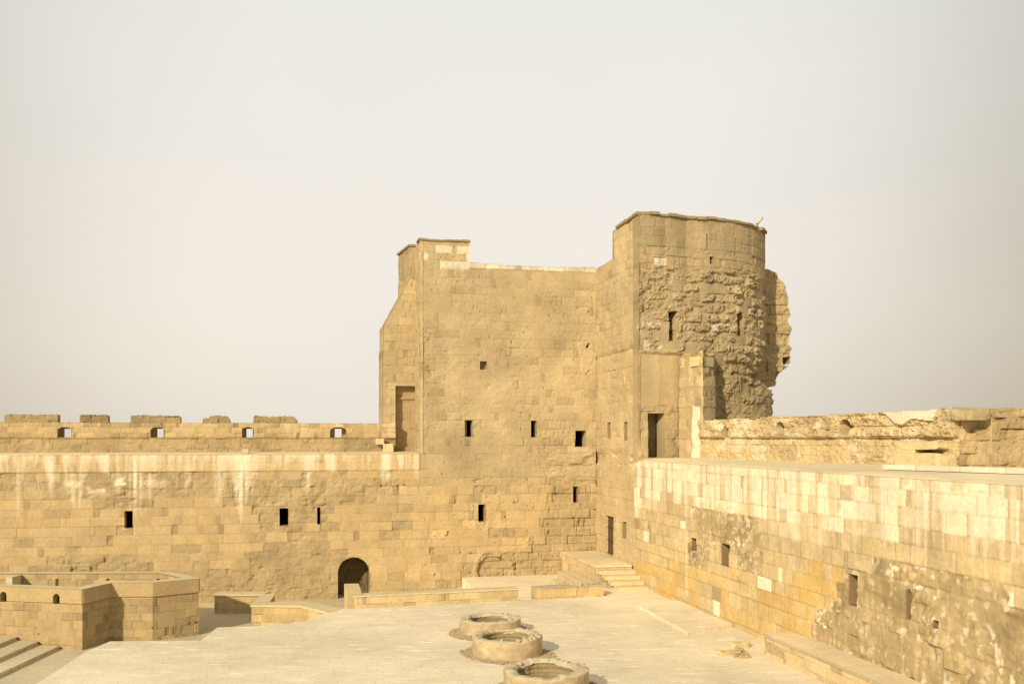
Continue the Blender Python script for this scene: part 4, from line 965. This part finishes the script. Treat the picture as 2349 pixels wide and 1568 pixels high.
# ================================================================== WELLS
M_RIM = m_plain('rim_mortar', (.52, .44, .30), .9, 6)
def well(X, Y, R, h, ri, seed, label, broken):
    W = thing('stone_well', label, 'well', (X, Y, 0), 'round wells on the plaza')
    th = np.linspace(0, 2*math.pi, 181); n = 180
    o = np.array((X, Y, 0))
    def rough(t, z, s, f=3.0): return fbm(np.cos(t)*f+5, np.sin(t)*f+5, z*f*1.6, 4, s)-.5
    ht = lambda t: h+.05*rough(t, 0*t, seed)*2+.022*rough(t, 0*t, seed+21, 11)*2*(.4+broken)+broken*.13*sst(.5, .62, vnoise(np.cos(t)*1.6+3, np.sin(t)*1.6+3, 0*t, seed+2))
    def lathe(name, prof, mat, colf=None):
        tt = th[:-1]; rows = []
        for (r, zf_, amp, f) in prof:
            zz_ = zf_(tt); rr_ = r+amp*rough(tt, zz_, seed+3, f); rows.append(np.stack((X+rr_*np.cos(tt), Y+rr_*np.sin(tt), zz_), 1))
        co = np.concatenate(rows); m_ = len(prof); idx = np.arange(m_*n).reshape(m_, n); k = np.roll(idx, -1, 1)
        q = np.stack((idx[:-1], k[:-1], k[1:], idx[1:]), -1).reshape(-1, 4)
        c = colf(co) if colf else None
        return rawmesh(name, co, q, W, mat, c, np.ones(len(q), bool))
    K = 14
    def cw(co): 
        nz_ = fbm(co[:, 0]*3, co[:, 1]*3, co[:, 2]*5, 4, seed); return (np.array((.47, .375, .225)))*(1+(nz_-.5)*.75)[:, None]
    lathe('outer_wall', [(R+.03*(k == 0), (lambda t, f_=k/K: f_*(ht(t)-.03)), .05, 4) for k in range(K+1)], MAS, cw)
    lathe('rim', [(R+.00, lambda t: ht(t)-.03, .05, 4), (R-.03, lambda t: ht(t)+.0, .08, 6), (R-.14, lambda t: ht(t)+.025+.02*rough(t, 0*t, 9, 6), .10, 3), ((R+ri)/2, lambda t: ht(t)+.02+.03*rough(t, 0*t, 4, 6), .05, 3), (ri+.06, lambda t: ht(t)+.01+.05*rough(t, 0*t, 6, 7), .10, 4), (ri, lambda t: ht(t)-.09, .12, 6)], M_RIM)
    # inner lining in thin rough courses
    LA_ = lines(0, 2*math.pi*ri, .022); LZ_ = lines(.012, h-.03, .016)
    Dl, cl, ml, la, lz, _ = face(LA_, LZ_, seed+11, .075, .14, .30, lambda *q_: 0*q_[0]+.6, OLD*1.0, OLD*.85, .03, .04, .022)
    Dl = Dl+.03*(fbm(la*3, lz*4, 0*la, 4, seed+13)-.5)*2+(ml['r2']-.5)*.03+rough(la/ri, 0*la, seed+3, 5)*-.06
    Dl[:, -1] = Dl[:, 0]
    sheet('lining', LA_, LZ_, np.ones((len(LZ_)-1, len(LA_)-1), bool), lambda a_, z_, d_: np.stack((X+(ri-d_)*np.cos(-a_/ri), Y+(ri-d_)*np.sin(-a_/ri), z_), -1), Dl, cl, 0, W, MAS)
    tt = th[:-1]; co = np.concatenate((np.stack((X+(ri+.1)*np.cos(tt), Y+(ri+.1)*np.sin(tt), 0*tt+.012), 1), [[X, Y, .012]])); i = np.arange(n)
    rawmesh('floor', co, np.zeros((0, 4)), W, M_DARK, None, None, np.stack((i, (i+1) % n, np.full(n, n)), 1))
    for k in range(int(8+20*broken)):
        t = 1.2*math.sin(seed)+rng.gauss(0, .9); r = ri+.05+rng.random()*(R-ri-.1)
        stone('rim_stone', X+r*math.cos(t), Y+r*math.sin(t), h+.0, rng.uniform(.08, .2), rng.uniform(.06, .14), rng.uniform(.05, .1), t, W, M_RIM, .03, 1, seed+k)
    # gravel collar
    rr_ = random.Random(seed); co, tr = [], []
    for k in range(2600):
        t = rr_.random()*2*math.pi; wd = (.44+.18*math.sin(t*2+seed))*(1.15 if math.sin(t) < .3 else .8)
        r = R-.02+wd*rr_.random(); s = rr_.uniform(.02, .055)
        c = np.array((X+r*math.cos(t), Y+r*math.sin(t), s*.4+.004)); n0 = len(co)
        vs_ = [np.array(v)*s*np.array([rr_.uniform(.6, 1.3) for _ in range(3)]) for v in ((1, 0, 0), (-.5, .87, 0), (-.5, -.87, 0), (.1, .1, .8), (0, 0, -.5))]
        a_ = rr_.random()*6.3; ca_, sa_ = math.cos(a_), math.sin(a_)
        co += [c+(v[0]*ca_-v[1]*sa_, v[0]*sa_+v[1]*ca_, v[2]) for v in vs_]
        tr += [[n0+i_ for i_ in f_] for f_ in ((0, 1, 3), (1, 2, 3), (2, 0, 3), (1, 0, 4), (2, 1, 4), (0, 2, 4))]
    g = rawmesh('gravel', co, np.zeros((0, 4)), None, M_GRAVEL, None, None, tr)
    tag(g, None, None, None, 'stuff')
    return W
well(-.9, 39.8, 1.26, .54, .86, 301, 'farthest and lowest of the three round wells, partly hidden behind the middle one', .3)
well(-.17, 35.7, 1.29, .68, .90, 305, 'middle round well of three, with a chipped rubbly rim and gravel round its base', 1.0)
well(1.08, 30.5, 1.35, .66, .93, 309, 'nearest round well at the bottom edge, with a broad grey rim', .6)

# ================================================================== LIGHT, SKY, CAMERA
SUN = np.array((-.465, -.885, 0)); SUN /= np.linalg.norm(SUN); EL = math.radians(25)
sd = np.array((SUN[0]*math.cos(EL), SUN[1]*math.cos(EL), math.sin(EL)))
ld = bpy.data.lights.new('sun', 'SUN'); ld.energy = 4.3; ld.angle = math.radians(1.2); ld.color = (1.0, .86, .62)
lo_ = bpy.data.objects.new('sun', ld); COL.objects.link(lo_)
from mathutils import Vector
lo_.rotation_euler = Vector(sd).to_track_quat('Z', 'Y').to_euler(); lo_.location = (-20, -20, 40)
W = bpy.data.worlds.new('World'); S.world = W; W.use_nodes = True; nt = W.node_tree; nt.nodes.clear()
ow = nt.nodes.new('ShaderNodeOutputWorld'); bg = nt.nodes.new('ShaderNodeBackground'); nt.links.new(bg.outputs[0], ow.inputs[0])
sk = nt.nodes.new('ShaderNodeTexSky'); sk.sky_type = 'NISHITA'; sk.sun_disc = False; sk.sun_elevation = EL
sk.sun_rotation = math.atan2(sd[0], sd[1]); sk.dust_density = 6; sk.air_density = 1.0; sk.ozone_density = 1
tc = nt.nodes.new('ShaderNodeTexCoord').outputs['Generated']
def dotn(v):
    d = nt.nodes.new('ShaderNodeVectorMath'); d.operation = 'DOT_PRODUCT'; nt.links.new(tc, d.inputs[0]); v = np.array(v, float); d.inputs[1].default_value = v/np.linalg.norm(v); return d.outputs['Value']
def mapr(src, a, b, c, d):
    r = nt.nodes.new('ShaderNodeMapRange'); nt.links.new(src, r.inputs[0])
    for k, v in enumerate((a, b, c, d)): r.inputs[k+1].default_value = v
    r.interpolation_type = 'SMOOTHSTEP'; return r.outputs[0]
hz = mix(nt, (.54, .48, .38), (.855, .79, .70), mapr(dotn((-.05, 1, .24)), .82, .985, 0, 1), 'MIX')   # hazy sky with the lens's edge darkening painted in
zc_ = mix(nt, (.52, .525, .475), (.80, .80, .73), mapr(dotn((-.02, 1, .30)), .82, .975, 0, 1), 'MIX')
zen = mix(nt, hz, zc_, mapr(dotn((0, 0, 1)), .18, .50, 0, .9), 'MIX')
mpw = nt.nodes.new('ShaderNodeMapping'); mpw.inputs['Scale'].default_value = (1.6, 1.6, 3.2); nt.links.new(tc, mpw.inputs[0])
nw = nt.nodes.new('ShaderNodeTexNoise'); nw.inputs['Scale'].default_value = 1.7; nw.inputs['Detail'].default_value = 3; nt.links.new(mpw.outputs[0], nw.inputs[0])
zen = mix(nt, zen, rampn(nt, nw.outputs[0], ((.3, (.965, .968, .975)), (.7, (1.02, 1.015, 1.005)))))
skc = mix(nt, zen, sk.outputs[0], .02, 'ADD')
nt.links.new(skc, bg.inputs['Color']); bg.inputs['Strength'].default_value = 1.0

cam = bpy.data.cameras.new('camera'); co_ = bpy.data.objects.new('camera', cam); COL.objects.link(co_)
co_.location = (0, 0, EYE); co_.rotation_euler = (math.pi/2, 0, 0)
cam.sensor_width = 36; cam.lens = F/2349*36; cam.shift_y = (HY-784)/2349; cam.clip_end = 8000; cam.clip_start = .1
S.camera = co_
vs = S.view_settings; vs.view_transform = 'Standard'; vs.look = 'None'; vs.exposure = 0; vs.gamma = 1; vs.use_curve_mapping = False
